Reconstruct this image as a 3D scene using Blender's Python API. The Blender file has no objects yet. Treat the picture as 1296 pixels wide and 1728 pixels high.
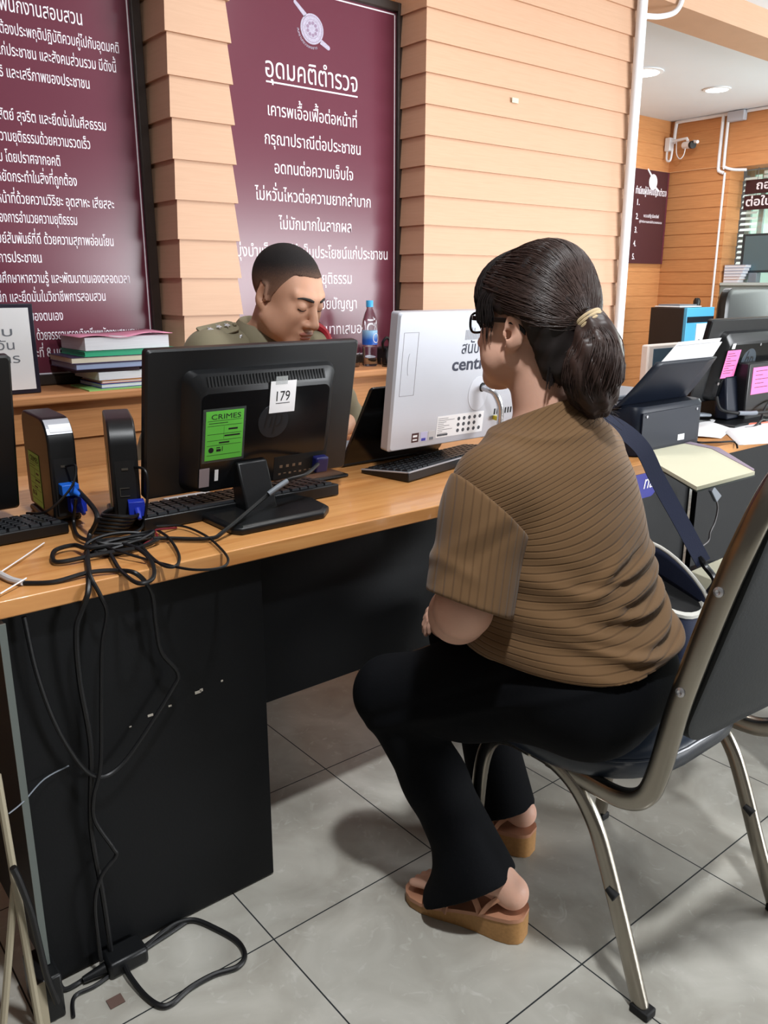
import bpy, bmesh, math, random
import numpy as np
from mathutils import Vector, Matrix, Euler
random.seed(7)
rng = np.random.default_rng(7)
SC = bpy.context.scene
COL = SC.collection
PI = math.pi

# ------------------------------------------------------------------ camera
cam_d = bpy.data.cameras.new('camera')
cam = bpy.data.objects.new('camera', cam_d)
COL.objects.link(cam)
cam.location = (0, 0, 1.2)
HD = 0.8890521
cam.rotation_euler = (PI/2-0.268835, 0, HD-PI/2)
cam_d.sensor_fit = 'VERTICAL'
cam_d.sensor_height = 36.0
cam_d.sensor_width = 27.0
cam_d.lens = 1390.4/1728*36.0
cam_d.clip_start = 0.02
SC.camera = cam
SC.view_settings.view_transform = 'Standard'
SC.view_settings.look = 'None'
SC.view_settings.gamma = 1
SC.view_settings.use_curve_mapping = False
SC.view_settings.exposure = 0.0

# ------------------------------------------------------------------ world and large lights
w = bpy.data.worlds.new('world'); SC.world = w
w.use_nodes = True
bg = w.node_tree.nodes['Background']
bg.inputs['Color'].default_value = (1.0, 0.93, 0.86, 1)
bg.inputs['Strength'].default_value = 0.12

def area(name, loc, target, sx, sy, energy, col=(1, 1, 1), shape='RECTANGLE', spread=PI):
    l = bpy.data.lights.new(name, 'AREA')
    l.shape = shape; l.size = sx; l.size_y = sy; l.energy = energy; l.color = col; l.spread = spread
    o = bpy.data.objects.new(name, l); COL.objects.link(o)
    o.location = loc
    o.rotation_euler = (Vector(target)-Vector(loc)).to_track_quat('-Z', 'Y').to_euler()
    return o
# daylight through the street-side windows, behind and to the right of the camera
area('window_daylight', (5.4, -3.2, 1.15), (3.1, 2.7, 1.00), 3.6, 1.2, 165, (0.94, 0.97, 1.0), spread=math.radians(98))
# daylight from the window of the rear bay
area('rear_window_daylight', (7.75, 2.3, 1.70), (4.6, 3.8, 2.7), 3.2, 0.9, 120, (0.90, 1.0, 0.97))
# ceiling lamp above the visitors' side of the desk
area('ceiling_lamp', (0.55, 0.30, 2.68), (0.55, 0.30, 0), 0.15, 0.15, 50, (0.95, 0.98, 1.0), 'DISK')
area('ceiling_lamp', (2.35, 0.9, 2.68), (2.35, 0.9, 0), 0.22, 0.22, 13, (0.95, 0.98, 1.0), 'DISK')
# ceiling lamp between the desk and the wall
area('ceiling_lamp', (2.0, 1.7, 2.68), (2.0, 1.75, 0), 0.35, 0.35, 11, (1.0, 0.97, 0.93), 'DISK')

# ------------------------------------------------------------------ materials
def lin(c):
    return tuple(((x/255.)/12.92 if x/255. <= 0.04045 else ((x/255.+0.055)/1.055)**2.4) for x in c)
MATS = {}
def mat(name, rgb, rough=0.5, metal=0.0, spec=0.5, trans=0.0, ior=1.45, noise=None, bump=None, coat=0.0, alpha=1.0, sheen=0.0, emit=None):
    """procedural principled material; rgb is sRGB 0-255; noise=(scale, amount, (sx,sy,sz)); bump=(scale, strength, (sx,sy,sz))"""
    m = bpy.data.materials.new(name); m.use_nodes = True
    nt = m.node_tree; N = nt.nodes; L = nt.links
    b = N['Principled BSDF']
    c = lin(rgb)
    b.inputs['Base Color'].default_value = (*c, 1)
    b.inputs['Roughness'].default_value = rough
    b.inputs['Metallic'].default_value = metal
    b.inputs['Specular IOR Level'].default_value = spec
    b.inputs['Transmission Weight'].default_value = trans
    b.inputs['IOR'].default_value = ior
    b.inputs['Coat Weight'].default_value = coat
    b.inputs['Alpha'].default_value = alpha
    b.inputs['Sheen Weight'].default_value = sheen
    if emit:
        b.inputs['Emission Color'].default_value = (*lin(emit[0]), 1)
        b.inputs['Emission Strength'].default_value = emit[1]
    tc = None
    def coords(sc):
        nonlocal tc
        if tc is None: tc = N.new('ShaderNodeTexCoord')
        mp = N.new('ShaderNodeMapping'); mp.inputs['Scale'].default_value = sc
        L.new(tc.outputs['Object'], mp.inputs['Vector'])
        return mp.outputs['Vector']
    if noise:
        s, a, sc = noise
        n = N.new('ShaderNodeTexNoise'); n.inputs['Scale'].default_value = s; n.inputs['Detail'].default_value = 5
        L.new(coords(sc), n.inputs['Vector'])
        mr = N.new('ShaderNodeMapRange'); mr.inputs['From Min'].default_value = 0.25; mr.inputs['From Max'].default_value = 0.75
        mr.inputs['To Min'].default_value = 1-a; mr.inputs['To Max'].default_value = 1+a
        L.new(n.outputs['Fac'], mr.inputs['Value'])
        mx = N.new('ShaderNodeVectorMath'); mx.operation = 'SCALE'
        mx.inputs[0].default_value = c
        L.new(mr.outputs['Result'], mx.inputs['Scale'])
        L.new(mx.outputs['Vector'], b.inputs['Base Color'])
    if bump:
        s, st, sc = bump
        n = N.new('ShaderNodeTexNoise'); n.inputs['Scale'].default_value = s; n.inputs['Detail'].default_value = 4
        L.new(coords(sc), n.inputs['Vector'])
        bp = N.new('ShaderNodeBump'); bp.inputs['Strength'].default_value = st; bp.inputs['Distance'].default_value = 0.004
        L.new(n.outputs['Fac'], bp.inputs['Height']); L.new(bp.outputs['Normal'], b.inputs['Normal'])
    MATS[name] = m
    return m

# ------------------------------------------------------------------ mesh helpers
class MB:
    def __init__(s): s.v = []; s.f = []
    def add(s, vs, fs, M=None):
        o = len(s.v)
        for p in vs:
            p = Vector(p)
            if M is not None: p = M @ p
            s.v.append(tuple(p))
        s.f += [tuple(i+o for i in f) for f in fs]
        return s
    def box(s, lo, hi, M=None):
        x0, y0, z0 = lo; x1, y1, z1 = hi
        return s.add([(x0,y0,z0),(x1,y0,z0),(x1,y1,z0),(x0,y1,z0),(x0,y0,z1),(x1,y0,z1),(x1,y1,z1),(x0,y1,z1)],
                     [(0,3,2,1),(4,5,6,7),(0,1,5,4),(1,2,6,5),(2,3,7,6),(3,0,4,7)], M)
    def hexa(s, p8, M=None):  # bottom 4 ccw, top 4 ccw
        return s.add(p8, [(0,3,2,1),(4,5,6,7),(0,1,5,4),(1,2,6,5),(2,3,7,6),(3,0,4,7)], M)
    def prism(s, poly, axis, a, b, M=None):
        """polygon extruded along axis ('x': poly is (y,z); 'y': (x,z); 'z': (x,y))"""
        def P(q, t):
            return {'x': (t, q[0], q[1]), 'y': (q[0], t, q[1]), 'z': (q[0], q[1], t)}[axis]
        n = len(poly)
        vs = [P(q, a) for q in poly]+[P(q, b) for q in poly]
        fs = [tuple(range(n-1, -1, -1)), tuple(range(n, 2*n))]+[(i, (i+1) % n, n+(i+1) % n, n+i) for i in range(n)]
        return s.add(vs, fs, M)
    def loft(s, rings, cap=True, closed=False, M=None):
        n = len(rings[0]); vs = [p for r in rings for p in r]; fs = []
        R = len(rings)
        for k in range(R if closed else R-1):
            a = k*n; b = ((k+1) % R)*n
            for i in range(n):
                j = (i+1) % n
                fs.append((a+i, a+j, b+j, b+i))
        if cap and not closed:
            fs.append(tuple(range(n-1, -1, -1))); fs.append(tuple((R-1)*n+i for i in range(n)))
        return s.add(vs, fs, M)
    def cyl(s, p0, p1, r0, r1=None, seg=20, M=None):
        r1 = r0 if r1 is None else r1
        return s.loft(ring_path([p0, p1], [r0, r1], seg), M=M)
    def tube(s, pts, r, seg=8, M=None):
        rr = [r]*len(pts) if not hasattr(r, '__len__') else list(r)
        return s.loft(ring_path(pts, rr, seg), M=M)
    def lathe(s, prof, seg=32, c=(0, 0, 0), M=None):
        rings = [[(c[0]+r*math.cos(2*PI*i/seg), c[1]+r*math.sin(2*PI*i/seg), c[2]+z) for i in range(seg)] for r, z in prof]
        return s.loft(rings, M=M)
    def grid(s, P, M=None):  # P[i][j]
        a = len(P); b = len(P[0]); vs = [q for r in P for q in r]
        return s.add(vs, [(i*b+j, (i+1)*b+j, (i+1)*b+j+1, i*b+j+1) for i in range(a-1) for j in range(b-1)], M)
    def build(s, name, m, parent=None, smooth=False, bevel=0.0, bseg=2, angle=40, fixn=True):
        me = bpy.data.meshes.new(name)
        me.from_pydata(s.v, [], s.f)
        if fixn:
            bm = bmesh.new(); bm.from_mesh(me); bmesh.ops.recalc_face_normals(bm, faces=bm.faces); bm.to_mesh(me); bm.free()
        o = bpy.data.objects.new(name, me); COL.objects.link(o)
        if m is not None: me.materials.append(m)
        if smooth:
            me.polygons.foreach_set('use_smooth', [True]*len(me.polygons))
            try: me.set_sharp_from_angle(angle=math.radians(angle))
            except Exception: pass
        if bevel > 0:
            b = o.modifiers.new('bevel', 'BEVEL'); b.width = bevel; b.segments = bseg; b.limit_method = 'ANGLE'; b.angle_limit = math.radians(35)
            b.harden_normals = False
            if not smooth:
                me.polygons.foreach_set('use_smooth', [True]*len(me.polygons))
                try: me.set_sharp_from_angle(angle=math.radians(30))
                except Exception: pass
        if parent is not None: attach(o, parent)
        return o

def attach(o, parent):
    """parent o keeping its world place (parents are built unrotated or via Matrix)"""
    bpy.context.view_layer.update()
    mw = o.matrix_world.copy()
    o.parent = parent
    o.matrix_parent_inverse = parent.matrix_world.inverted()
    return o

def ring_path(pts, rads, seg):
    pts = [Vector(p) for p in pts]
    n = len(pts); rings = []
    t0 = (pts[1]-pts[0]).normalized()
    ref = Vector((0, 0, 1)) if abs(t0.z) < 0.9 else Vector((1, 0, 0))
    u = t0.cross(ref).normalized()
    for i in range(n):
        if i == 0: t = pts[1]-pts[0]
        elif i == n-1: t = pts[-1]-pts[-2]
        else: t = (pts[i+1]-pts[i]).normalized()+(pts[i]-pts[i-1]).normalized()
        if t.length < 1e-9: t = t0
        t.normalize()
        u = (u-t*u.dot(t))
        if u.length < 1e-6: u = t.orthogonal()
        u.normalize(); v = t.cross(u)
        rings.append([tuple(pts[i]+(u*math.cos(2*PI*k/seg)+v*math.sin(2*PI*k/seg))*rads[i]) for k in range(seg)])
    return rings

def spline(pts, n=8, closed=False):
    """Catmull-Rom through pts"""
    P = [Vector(p) for p in pts]; out = []
    m = len(P)
    for i in range(m if closed else m-1):
        if closed: a, b, c, d = P[(i-1) % m], P[i], P[(i+1) % m], P[(i+2) % m]
        else: a, b, c, d = P[max(i-1, 0)], P[i], P[i+1], P[min(i+2, m-1)]
        for k in range(n):
            t = k/n
            out.append(0.5*((2*b)+(c-a)*t+(2*a-5*b+4*c-d)*t*t+(3*b-a-3*c+d)*t**3))
    if not closed: out.append(P[-1].copy())
    return out

def rrect(w, h, r, seg=4, cx=0, cy=0):
    pts = []
    for sx, sy, a0 in ((1, 1, 0), (-1, 1, 90), (-1, -1, 180), (1, -1, 270)):
        for k in range(seg+1):
            a = math.radians(a0+90*k/seg)
            pts.append((cx+sx*(w/2-r)+r*math.cos(a), cy+sy*(h/2-r)+r*math.sin(a)))
    return pts

def thing(name, label, cat, loc=(0, 0, 0), rotz=0, group=None):
    o = bpy.data.objects.new(name, None); COL.objects.link(o)
    o.empty_display_size = 0.05
    o.location = loc; o.rotation_euler = (0, 0, rotz)
    o['label'] = label; o['category'] = cat
    if group: o['group'] = group
    bpy.context.view_layer.update()
    return o
def tag(o, label, cat, group=None):
    o['label'] = label; o['category'] = cat
    if group: o['group'] = group
    return o
def struct(o):
    o['kind'] = 'structure'; return o

def text_mesh(name, body, size, m, parent, M, align='CENTER', extrude=0.0006, width=None, shear=0.0, bold=0.0):
    """lettering as a mesh; M places the text plane (x right, y up). width = total width the line is fitted to"""
    cu = bpy.data.curves.new(name, 'FONT'); cu.body = body; cu.size = size
    cu.extrude = extrude; cu.align_x = align; cu.shear = shear; cu.offset = bold; cu.resolution_u = 3
    o = bpy.data.objects.new(name, cu); COL.objects.link(o)
    bpy.context.view_layer.update()
    dg = bpy.context.evaluated_depsgraph_get()
    me = bpy.data.meshes.new_from_object(o.evaluated_get(dg))
    bpy.data.objects.remove(o); bpy.data.curves.remove(cu)
    me.name = name
    n = len(me.vertices)
    co = np.empty(n*3); me.vertices.foreach_get('co', co); co = co.reshape(-1, 3)
    if width and n:
        x0, x1 = co[:, 0].min(), co[:, 0].max(); s = width/(x1-x0)
        c = {'CENTER': (x0+x1)/2, 'LEFT': x0, 'RIGHT': x1}[align]
        co[:, 0] = (co[:, 0]-c)*s
    Mn = np.array(M)
    co = co @ Mn[:3, :3].T + Mn[:3, 3]
    me.vertices.foreach_set('co', co.ravel()); me.update()
    me.materials.clear(); me.materials.append(m)
    ob = bpy.data.objects.new(name, me); COL.objects.link(ob)
    if parent is not None: attach(ob, parent)
    return ob
def frame_M(o, x, y):
    """matrix with origin o, x axis x, y axis y"""
    x = Vector(x).normalized(); y = Vector(y).normalized(); z = x.cross(y)
    return Matrix(((x[0], y[0], z[0], o[0]), (x[1], y[1], z[1], o[1]), (x[2], y[2], z[2], o[2]), (0, 0, 0, 1)))
# ------------------------------------------------------------------ setting materials
def plank_mat(name, rgb, dark=0.16):
    m = mat(name, rgb, rough=0.48, spec=0.35)
    nt = m.node_tree; N = nt.nodes; L = nt.links; b = N['Principled BSDF']
    tc = N.new('ShaderNodeTexCoord')
    mp = N.new('ShaderNodeMapping'); mp.inputs['Scale'].default_value = (2.2, 2.2, 60)
    L.new(tc.outputs['Object'], mp.inputs['Vector'])
    n = N.new('ShaderNodeTexNoise'); n.inputs['Scale'].default_value = 3.0; n.inputs['Detail'].default_value = 6; n.inputs['Distortion'].default_value = 0.5
    L.new(mp.outputs['Vector'], n.inputs['Vector'])
    cr = N.new('ShaderNodeValToRGB')
    c = lin(rgb)
    cr.color_ramp.elements[0].position = 0.3; cr.color_ramp.elements[0].color = (c[0]*(1-dark), c[1]*(1-dark*1.3), c[2]*(1-dark*1.5), 1)
    cr.color_ramp.elements[1].position = 0.65; cr.color_ramp.elements[1].color = (*c, 1)
    L.new(n.outputs['Fac'], cr.inputs['Fac']); L.new(cr.outputs['Color'], b.inputs['Base Color'])
    bp = N.new('ShaderNodeBump'); bp.inputs['Strength'].default_value = 0.12; bp.inputs['Distance'].default_value = 0.002
    L.new(n.outputs['Fac'], bp.inputs['Height']); L.new(bp.outputs['Normal'], b.inputs['Normal'])
    return m
M_plank = plank_mat('painted_planks_lit', (206, 167, 138), 0.05)  # same paint as the rear planks, paled in colour for the light on the piers
M_plank2 = plank_mat('painted_planks_rear', (208, 146, 94))
M_ledge = plank_mat('ledge_wood', (208, 148, 100))
M_white = mat('white_paint', (236, 238, 242), 0.5, noise=(3, 0.02, (1, 1, 1)))
M_ceil = mat('ceiling_paint', (226, 232, 240), 0.7, noise=(1.5, 0.02, (1, 1, 1)))
M_wallcore = mat('wall_core', (190, 130, 82), 0.6, noise=(4, 0.05, (1, 1, 1)))

def floor_mat():
    m = mat('floor_tiles', (168, 172, 170), rough=0.28, spec=0.45)
    nt = m.node_tree; N = nt.nodes; L = nt.links; b = N['Principled BSDF']
    tc = N.new('ShaderNodeTexCoord')
    sx = N.new('ShaderNodeSeparateXYZ'); L.new(tc.outputs['Object'], sx.inputs[0])
    def line(out, off):
        a = N.new('ShaderNodeMath'); a.operation = 'SUBTRACT'; L.new(out, a.inputs[0]); a.inputs[1].default_value = off
        d = N.new('ShaderNodeMath'); d.operation = 'DIVIDE'; L.new(a.outputs[0], d.inputs[0]); d.inputs[1].default_value = 0.4068
        r = N.new('ShaderNodeMath'); r.operation = 'ROUND'; L.new(d.outputs[0], r.inputs[0])
        s = N.new('ShaderNodeMath'); s.operation = 'SUBTRACT'; L.new(d.outputs[0], s.inputs[0]); L.new(r.outputs[0], s.inputs[1])
        ab = N.new('ShaderNodeMath'); ab.operation = 'ABSOLUTE'; L.new(s.outputs[0], ab.inputs[0])
        lt = N.new('ShaderNodeMath'); lt.operation = 'LESS_THAN'; L.new(ab.outputs[0], lt.inputs[0]); lt.inputs[1].default_value = 0.0036
        return lt.outputs[0], r.outputs[0]
    lx, ix = line(sx.outputs[0], 0.6535); ly, iy = line(sx.outputs[1], 0.7310)
    mx = N.new('ShaderNodeMath'); mx.operation = 'MAXIMUM'; L.new(lx, mx.inputs[0]); L.new(ly, mx.inputs[1])
    n1 = N.new('ShaderNodeTexNoise'); n1.inputs['Scale'].default_value = 5; n1.inputs['Detail'].default_value = 8; n1.inputs['Distortion'].default_value = 1.2
    n2 = N.new('ShaderNodeTexNoise'); n2.inputs['Scale'].default_value = 22; n2.inputs['Detail'].default_value = 9; n2.inputs['Distortion'].default_value = 2.0
    L.new(tc.outputs['Object'], n1.inputs['Vector']); L.new(tc.outputs['Object'], n2.inputs['Vector'])
    r1 = N.new('ShaderNodeValToRGB')
    r1.color_ramp.elements[0].position = 0.32; r1.color_ramp.elements[0].color = (*lin((158, 154, 144)), 1)
    r1.color_ramp.elements[1].position = 0.70; r1.color_ramp.elements[1].color = (*lin((188, 185, 176)), 1)
    L.new(n1.outputs['Fac'], r1.inputs['Fac'])
    r2 = N.new('ShaderNodeValToRGB')
    r2.color_ramp.elements[0].position = 0.60; r2.color_ramp.elements[0].color = (0, 0, 0, 1)
    r2.color_ramp.elements[1].position = 0.74; r2.color_ramp.elements[1].color = (0.36, 0.36, 0.36, 1)
    L.new(n2.outputs['Fac'], r2.inputs['Fac'])
    m1 = N.new('ShaderNodeMix'); m1.data_type = 'RGBA'
    L.new(r2.outputs['Color'], m1.inputs['Factor']); L.new(r1.outputs['Color'], m1.inputs['A']); m1.inputs['B'].default_value = (*lin((210, 208, 202)), 1)
    m2 = N.new('ShaderNodeMix'); m2.data_type = 'RGBA'
    L.new(mx.outputs[0], m2.inputs['Factor']); L.new(m1.outputs['Result'], m2.inputs['A']); m2.inputs['B'].default_value = (*lin((34, 38, 40)), 1)
    L.new(m2.outputs['Result'], b.inputs['Base Color'])
    rr = N.new('ShaderNodeMapRange'); rr.inputs['To Min'].default_value = 0.24; rr.inputs['To Max'].default_value = 0.85
    L.new(mx.outputs[0], rr.inputs['Value']); L.new(rr.outputs['Result'], b.inputs['Roughness'])
    return m
M_floor = floor_mat()

# ------------------------------------------------------------------ room shell
struct(MB().box((-3, -4, -0.1), (12, 6, 0)).build('floor', M_floor))
struct(MB().box((-3, -4, 2.70), (12, 6, 2.8)).build('ceiling', M_ceil))
struct(MB().box((-3, 2.90, 0), (3.80, 3.02, 2.70)).build('wall_back', M_wallcore))

def courses(mb, x0, x1, y0, y1, zs, sides, top=0.003, bot=0.0135):
    """clapboard courses: each is a box whose bottom edge stands proud; sides = which faces lean out (-x,+x,-y,+y)"""
    for za, zb in zip(zs[:-1], zs[1:]):
        e = {k: 1 if k in sides else 0 for k in ('-x', '+x', '-y', '+y')}
        def ring(t, z):
            return [(x0-t*e['-x'], y0-t*e['-y'], z), (x1+t*e['+x'], y0-t*e['-y'], z), (x1+t*e['+x'], y1+t*e['+y'], z), (x0-t*e['-x'], y1+t*e['+y'], z)]
        mb.hexa(ring(bot, za)+ring(top, zb+0.001))
    return mb
def zlevels(z0, pitch, lo, hi):
    k0 = math.ceil((lo-z0)/pitch); k1 = math.floor((hi-z0)/pitch)
    return [lo]+[z0+pitch*k for k in range(k0, k1+1) if lo+0.005 < z0+pitch*k < hi-0.005]+[hi]
# narrow clad pier between the two big boards
struct(courses(MB(), 1.312, 1.522, 2.713, 2.90, zlevels(1.098, 0.1256, 0.875, 2.70), ('-x', '+x', '-y')).build('wall_pier_narrow', M_plank))
# wide clad pier
struct(courses(MB(), 2.418, 3.795, 2.713, 2.96, zlevels(1.212, 0.1150, 0.0, 2.70), ('-x', '+x', '-y')).build('wall_pier_wide', M_plank))
# clad dado under the ledge, and the ledge board
struct(courses(MB(), -3, 2.410, 2.645, 2.90, zlevels(0.7300, 0.1150, 0.0, 0.848), ('-y', '+x')).build('wall_dado', M_plank2))
struct(MB().box((-3, 2.60, 0.846), (2.416, 2.90, 0.8755)).build('trim_1', M_ledge, bevel=0.008, bseg=3))
# beam over the opening
struct(courses(MB(), 3.79, 12, 2.713, 2.95, [2.56, 2.70], ('-y',), 0.010, 0.013).build('trim_2', M_plank))
# rear bay
struct(courses(MB(), 3.75, 7.55, 4.92, 5.05, zlevels(1.212, 0.1150, 0.0, 2.70), ('-y',), 0.002, 0.007).build('wall_far', M_plank2))
wr = MB()
courses(wr, 7.54, 7.78, 4.28, 5.05, zlevels(1.212, 0.1150, 0.0, 2.23), ('-x', '-y'), 0.002, 0.009)
struct(wr.build('wall_right', M_plank2))
struct(courses(MB(), 7.54, 7.78, -2.0, 5.05, [2.23, 2.345, 2.46, 2.58, 2.70], ('-x',), 0.002, 0.006).build('trim_4', M_plank2))
# seam line high on the rear walls
struct(MB().box((6.3, 4.900, 2.243), (7.53, 4.915, 2.250)).box((7.522, 4.31, 2.243), (7.538, 4.9, 2.250)).build('trim_3', mat('seam_filler', (222, 170, 122), 0.6)))
# lit window in the right wall of the rear bay
M_alu = mat('window_aluminium', (176, 190, 186), 0.35, 0.3)
M_lit = mat('lit_window_glass', (205, 226, 214), 0.2, emit=((190, 226, 208), 0.75))
M_slat = mat('glowing_blind_slats', (232, 242, 238), 0.5, emit=((225, 245, 238), 0.35))  # glow added to the slats in place of daylight behind them
win = bpy.data.objects.new('window_1', None); COL.objects.link(win); win['kind'] = 'structure'
wp = MB()
for y in (4.22, 4.10, 2.6, 1.2): wp.box((7.84, y-0.025, 0.0), (7.90, y+0.025, 2.23))
for z in (0.02, 1.19, 1.62, 2.205): wp.box((7.845, 0.5, z-0.02), (7.895, 4.28, z+0.025))
wp.build('window_frame', M_alu, win, bevel=0.004)
MB().box((7.865, 0.5, 1.2), (7.875, 4.2, 2.2)).box((7.865, 4.12, 0.0), (7.875, 4.2, 1.2)).build('window_pane', M_lit, win)
bl = MB()
for k in range(17): bl.hexa([(7.80, 4.115, 1.34+k*0.05), (7.815, 4.115, 1.36+k*0.05), (7.815, 4.275, 1.36+k*0.05), (7.80, 4.275, 1.34+k*0.05),
                             (7.80, 4.115, 1.343+k*0.05), (7.815, 4.115, 1.363+k*0.05), (7.815, 4.275, 1.363+k*0.05), (7.80, 4.275, 1.343+k*0.05)])
for k in range(4): bl.box((7.80, 0.5, 2.08+k*0.035), (7.815, 4.09, 2.083+k*0.035+0.020))
bl.build('blind', M_slat, win)
# low partition under the window
struct(MB().box((7.80, 0.5, 0.0), (7.90, 4.10, 1.18)).build('wall_sill', mat('grey_partition', (146, 160, 158), 0.45, noise=(3, 0.05, (1, 1, 1)))))

# ------------------------------------------------------------------ boards with lettering
M_maroon = mat('maroon_board', (104, 49, 64), 0.24, spec=0.32, noise=(1.2, 0.06, (1, 1, 1)))
M_bframe = mat('dark_board_frame', (52, 44, 40), 0.35, noise=(30, 0.1, (1, 8, 1)))
M_letter = mat('white_lettering', (245, 240, 248), 0.45)
M_lilac = mat('pale_lilac_print', (180, 174, 194), 0.45, noise=(220, 0.22, (1, 1, 1)))
UP_VOW = '\u0e31\u0e34\u0e35\u0e36\u0e37\u0e47'
TONES = '\u0e48\u0e49\u0e4a\u0e4b\u0e4c'
def thai(body, size, width, x, y, z, parent, align='LEFT', m=None, name='lettering', xdir=(1, 0, 0), bold=0.0001):
    """a line of lettering on an upright board; tone marks above a vowel sign are lifted clear of it"""
    m = m or M_letter
    base = ''; marks = []
    for i, ch in enumerate(body):
        if ch in TONES and base and base[-1] in UP_VOW: marks.append((len(base), ch))
        else: base += ch
    I = Matrix.Identity(4)
    o = text_mesh(name, base, size, m, None, I, 'LEFT', bold=bold)
    def ext(me):
        xs = [v.co.x for v in me.vertices]; return (min(xs), max(xs)) if xs else (0, 0)
    x0, x1 = ext(o.data)
    bm = bmesh.new(); bm.from_mesh(o.data)
    for pos, ch in marks:
        t1 = text_mesh('t', base[:pos].rstrip(UP_VOW), size, m, None, I, 'LEFT', bold=bold)
        t2 = text_mesh('t', ch, size, m, None, I, 'LEFT', bold=bold)
        e1 = ext(t1.data)[1]; e2 = ext(t2.data)[1]
        t2.data.transform(Matrix.Translation((e1-e2, size*0.205, 0)))
        bm.from_mesh(t2.data)
        for t in (t1, t2):
            d = t.data; bpy.data.objects.remove(t); bpy.data.meshes.remove(d)
    s = width/(x1-x0)
    ax = {'LEFT': x0, 'CENTER': (x0+x1)/2, 'RIGHT': x1}[align]
    X = Vector(xdir)
    for v in bm.verts:
        p = Vector((x, y, z))+X*((v.co.x-ax)*s)+Vector((0, 0, v.co.y))
        n = X.cross(Vector((0, 0, 1)))
        v.co = p+n*v.co.z
    bm.to_mesh(o.data); bm.free(); o.data.update()
    attach(o, parent)
    return o
def emblem(parent, cx, y, cz, r, ax=1.0, xdir=(1, 0, 0), detail=True):
    X = Vector(xdir); n = X.cross(Vector((0, 0, 1)))
    def P(a, b, d): q = Vector((cx, y, cz))+X*a*ax+Vector((0, 0, b))+n*d; return tuple(q)
    mb = MB(); seg = 40
    mb.loft([[P(r*math.cos(2*PI*i/seg), r*math.sin(2*PI*i/seg), d) for i in range(seg)] for d in (0, 0.0012)])
    # the club: a thin grip above and a rounded end below
    def bar(p, q, w0, w1):
        p, q = Vector(p), Vector(q); t = (q-p).normalized(); s = Vector((-t.y, t.x))
        pl = [p-s*w0, p+s*w0, q+s*w1]+[q+t*w1*math.sin(a)+s*w1*math.cos(a) for a in np.linspace(0.3, PI-0.3, 6)]+[q-s*w1]
        mb.loft([[P(c.x, c.y, d) for c in pl] for d in (0, 0.0012)])
    bar((-0.55*r, 0.80*r), (-1.42*r, 1.50*r), 0.16*r, 0.12*r)
    bar((0.75*r, -0.70*r), (1.42*r, -1.02*r), 0.17*r, 0.15*r)
    e = mb.build('emblem', M_lilac, parent)
    if detail:
        ring = MB()
        for rr in (0.88, 0.62):
            ring.loft([[P(rr*r*f*math.cos(2*PI*i/seg), rr*r*f*math.sin(2*PI*i/seg), 0.0016) for i in range(seg)] for f in (0.96, 1.0)], cap=False)
        for k in range(9):
            a = 2*PI*k/9
            ring.loft([[P(r*(0.40*math.cos(a)+0.12*math.cos(2*PI*i/8)), r*(0.40*math.sin(a)+0.12*math.sin(2*PI*i/8)), d) for i in range(8)] for d in (0.0012, 0.0018)])
        ring.build('emblem_relief', mat('emblem_relief', (146, 124, 150), 0.5), e)
    return e
def board(label, x0, x1, z0, z1, lx0, lx1, lz0, lz1):
    t = thing('notice_board', label, 'sign', ((x0+x1)/2, 2.885, z0), group=None)
    MB().box((x0+0.02, 2.872, z0+0.02), (x1-0.02, 2.899, z1-0.02)).build('board_face', M_maroon, t)
    f = MB(); wf = 0.034; y0 = 2.856
    f.box((x0, y0, z0), (x0+wf, 2.899, z1)).box((x1-wf, y0, z0), (x1, 2.899, z1)).box((x0+wf, y0, z0), (x1-wf, 2.899, z0+wf)).box((x0+wf, y0, z1-wf), (x1-wf, 2.899, z1))
    f.build('frame', M_bframe, t, bevel=0.004)
    g = MB(); q = 0.0022
    g.box((lx0, 2.8708, lz0), (lx0+2*q, 2.8722, lz1)).box((lx1-2*q, 2.8708, lz0), (lx1, 2.8722, lz1)).box((lx0, 2.8708, lz0), (lx1, 2.8722, lz0+2*q)).box((lx0, 2.8708, lz1-2*q), (lx1, 2.8722, lz1))
    g.build('border_line', M_letter, t)
    return t
bl_ = board('tall maroon notice board of many white lines, left of the narrow plank pier', -0.60, 1.294, 0.877, 2.62, -0.55, 1.255, 0.912, 2.58)
YT = 2.8718
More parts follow.
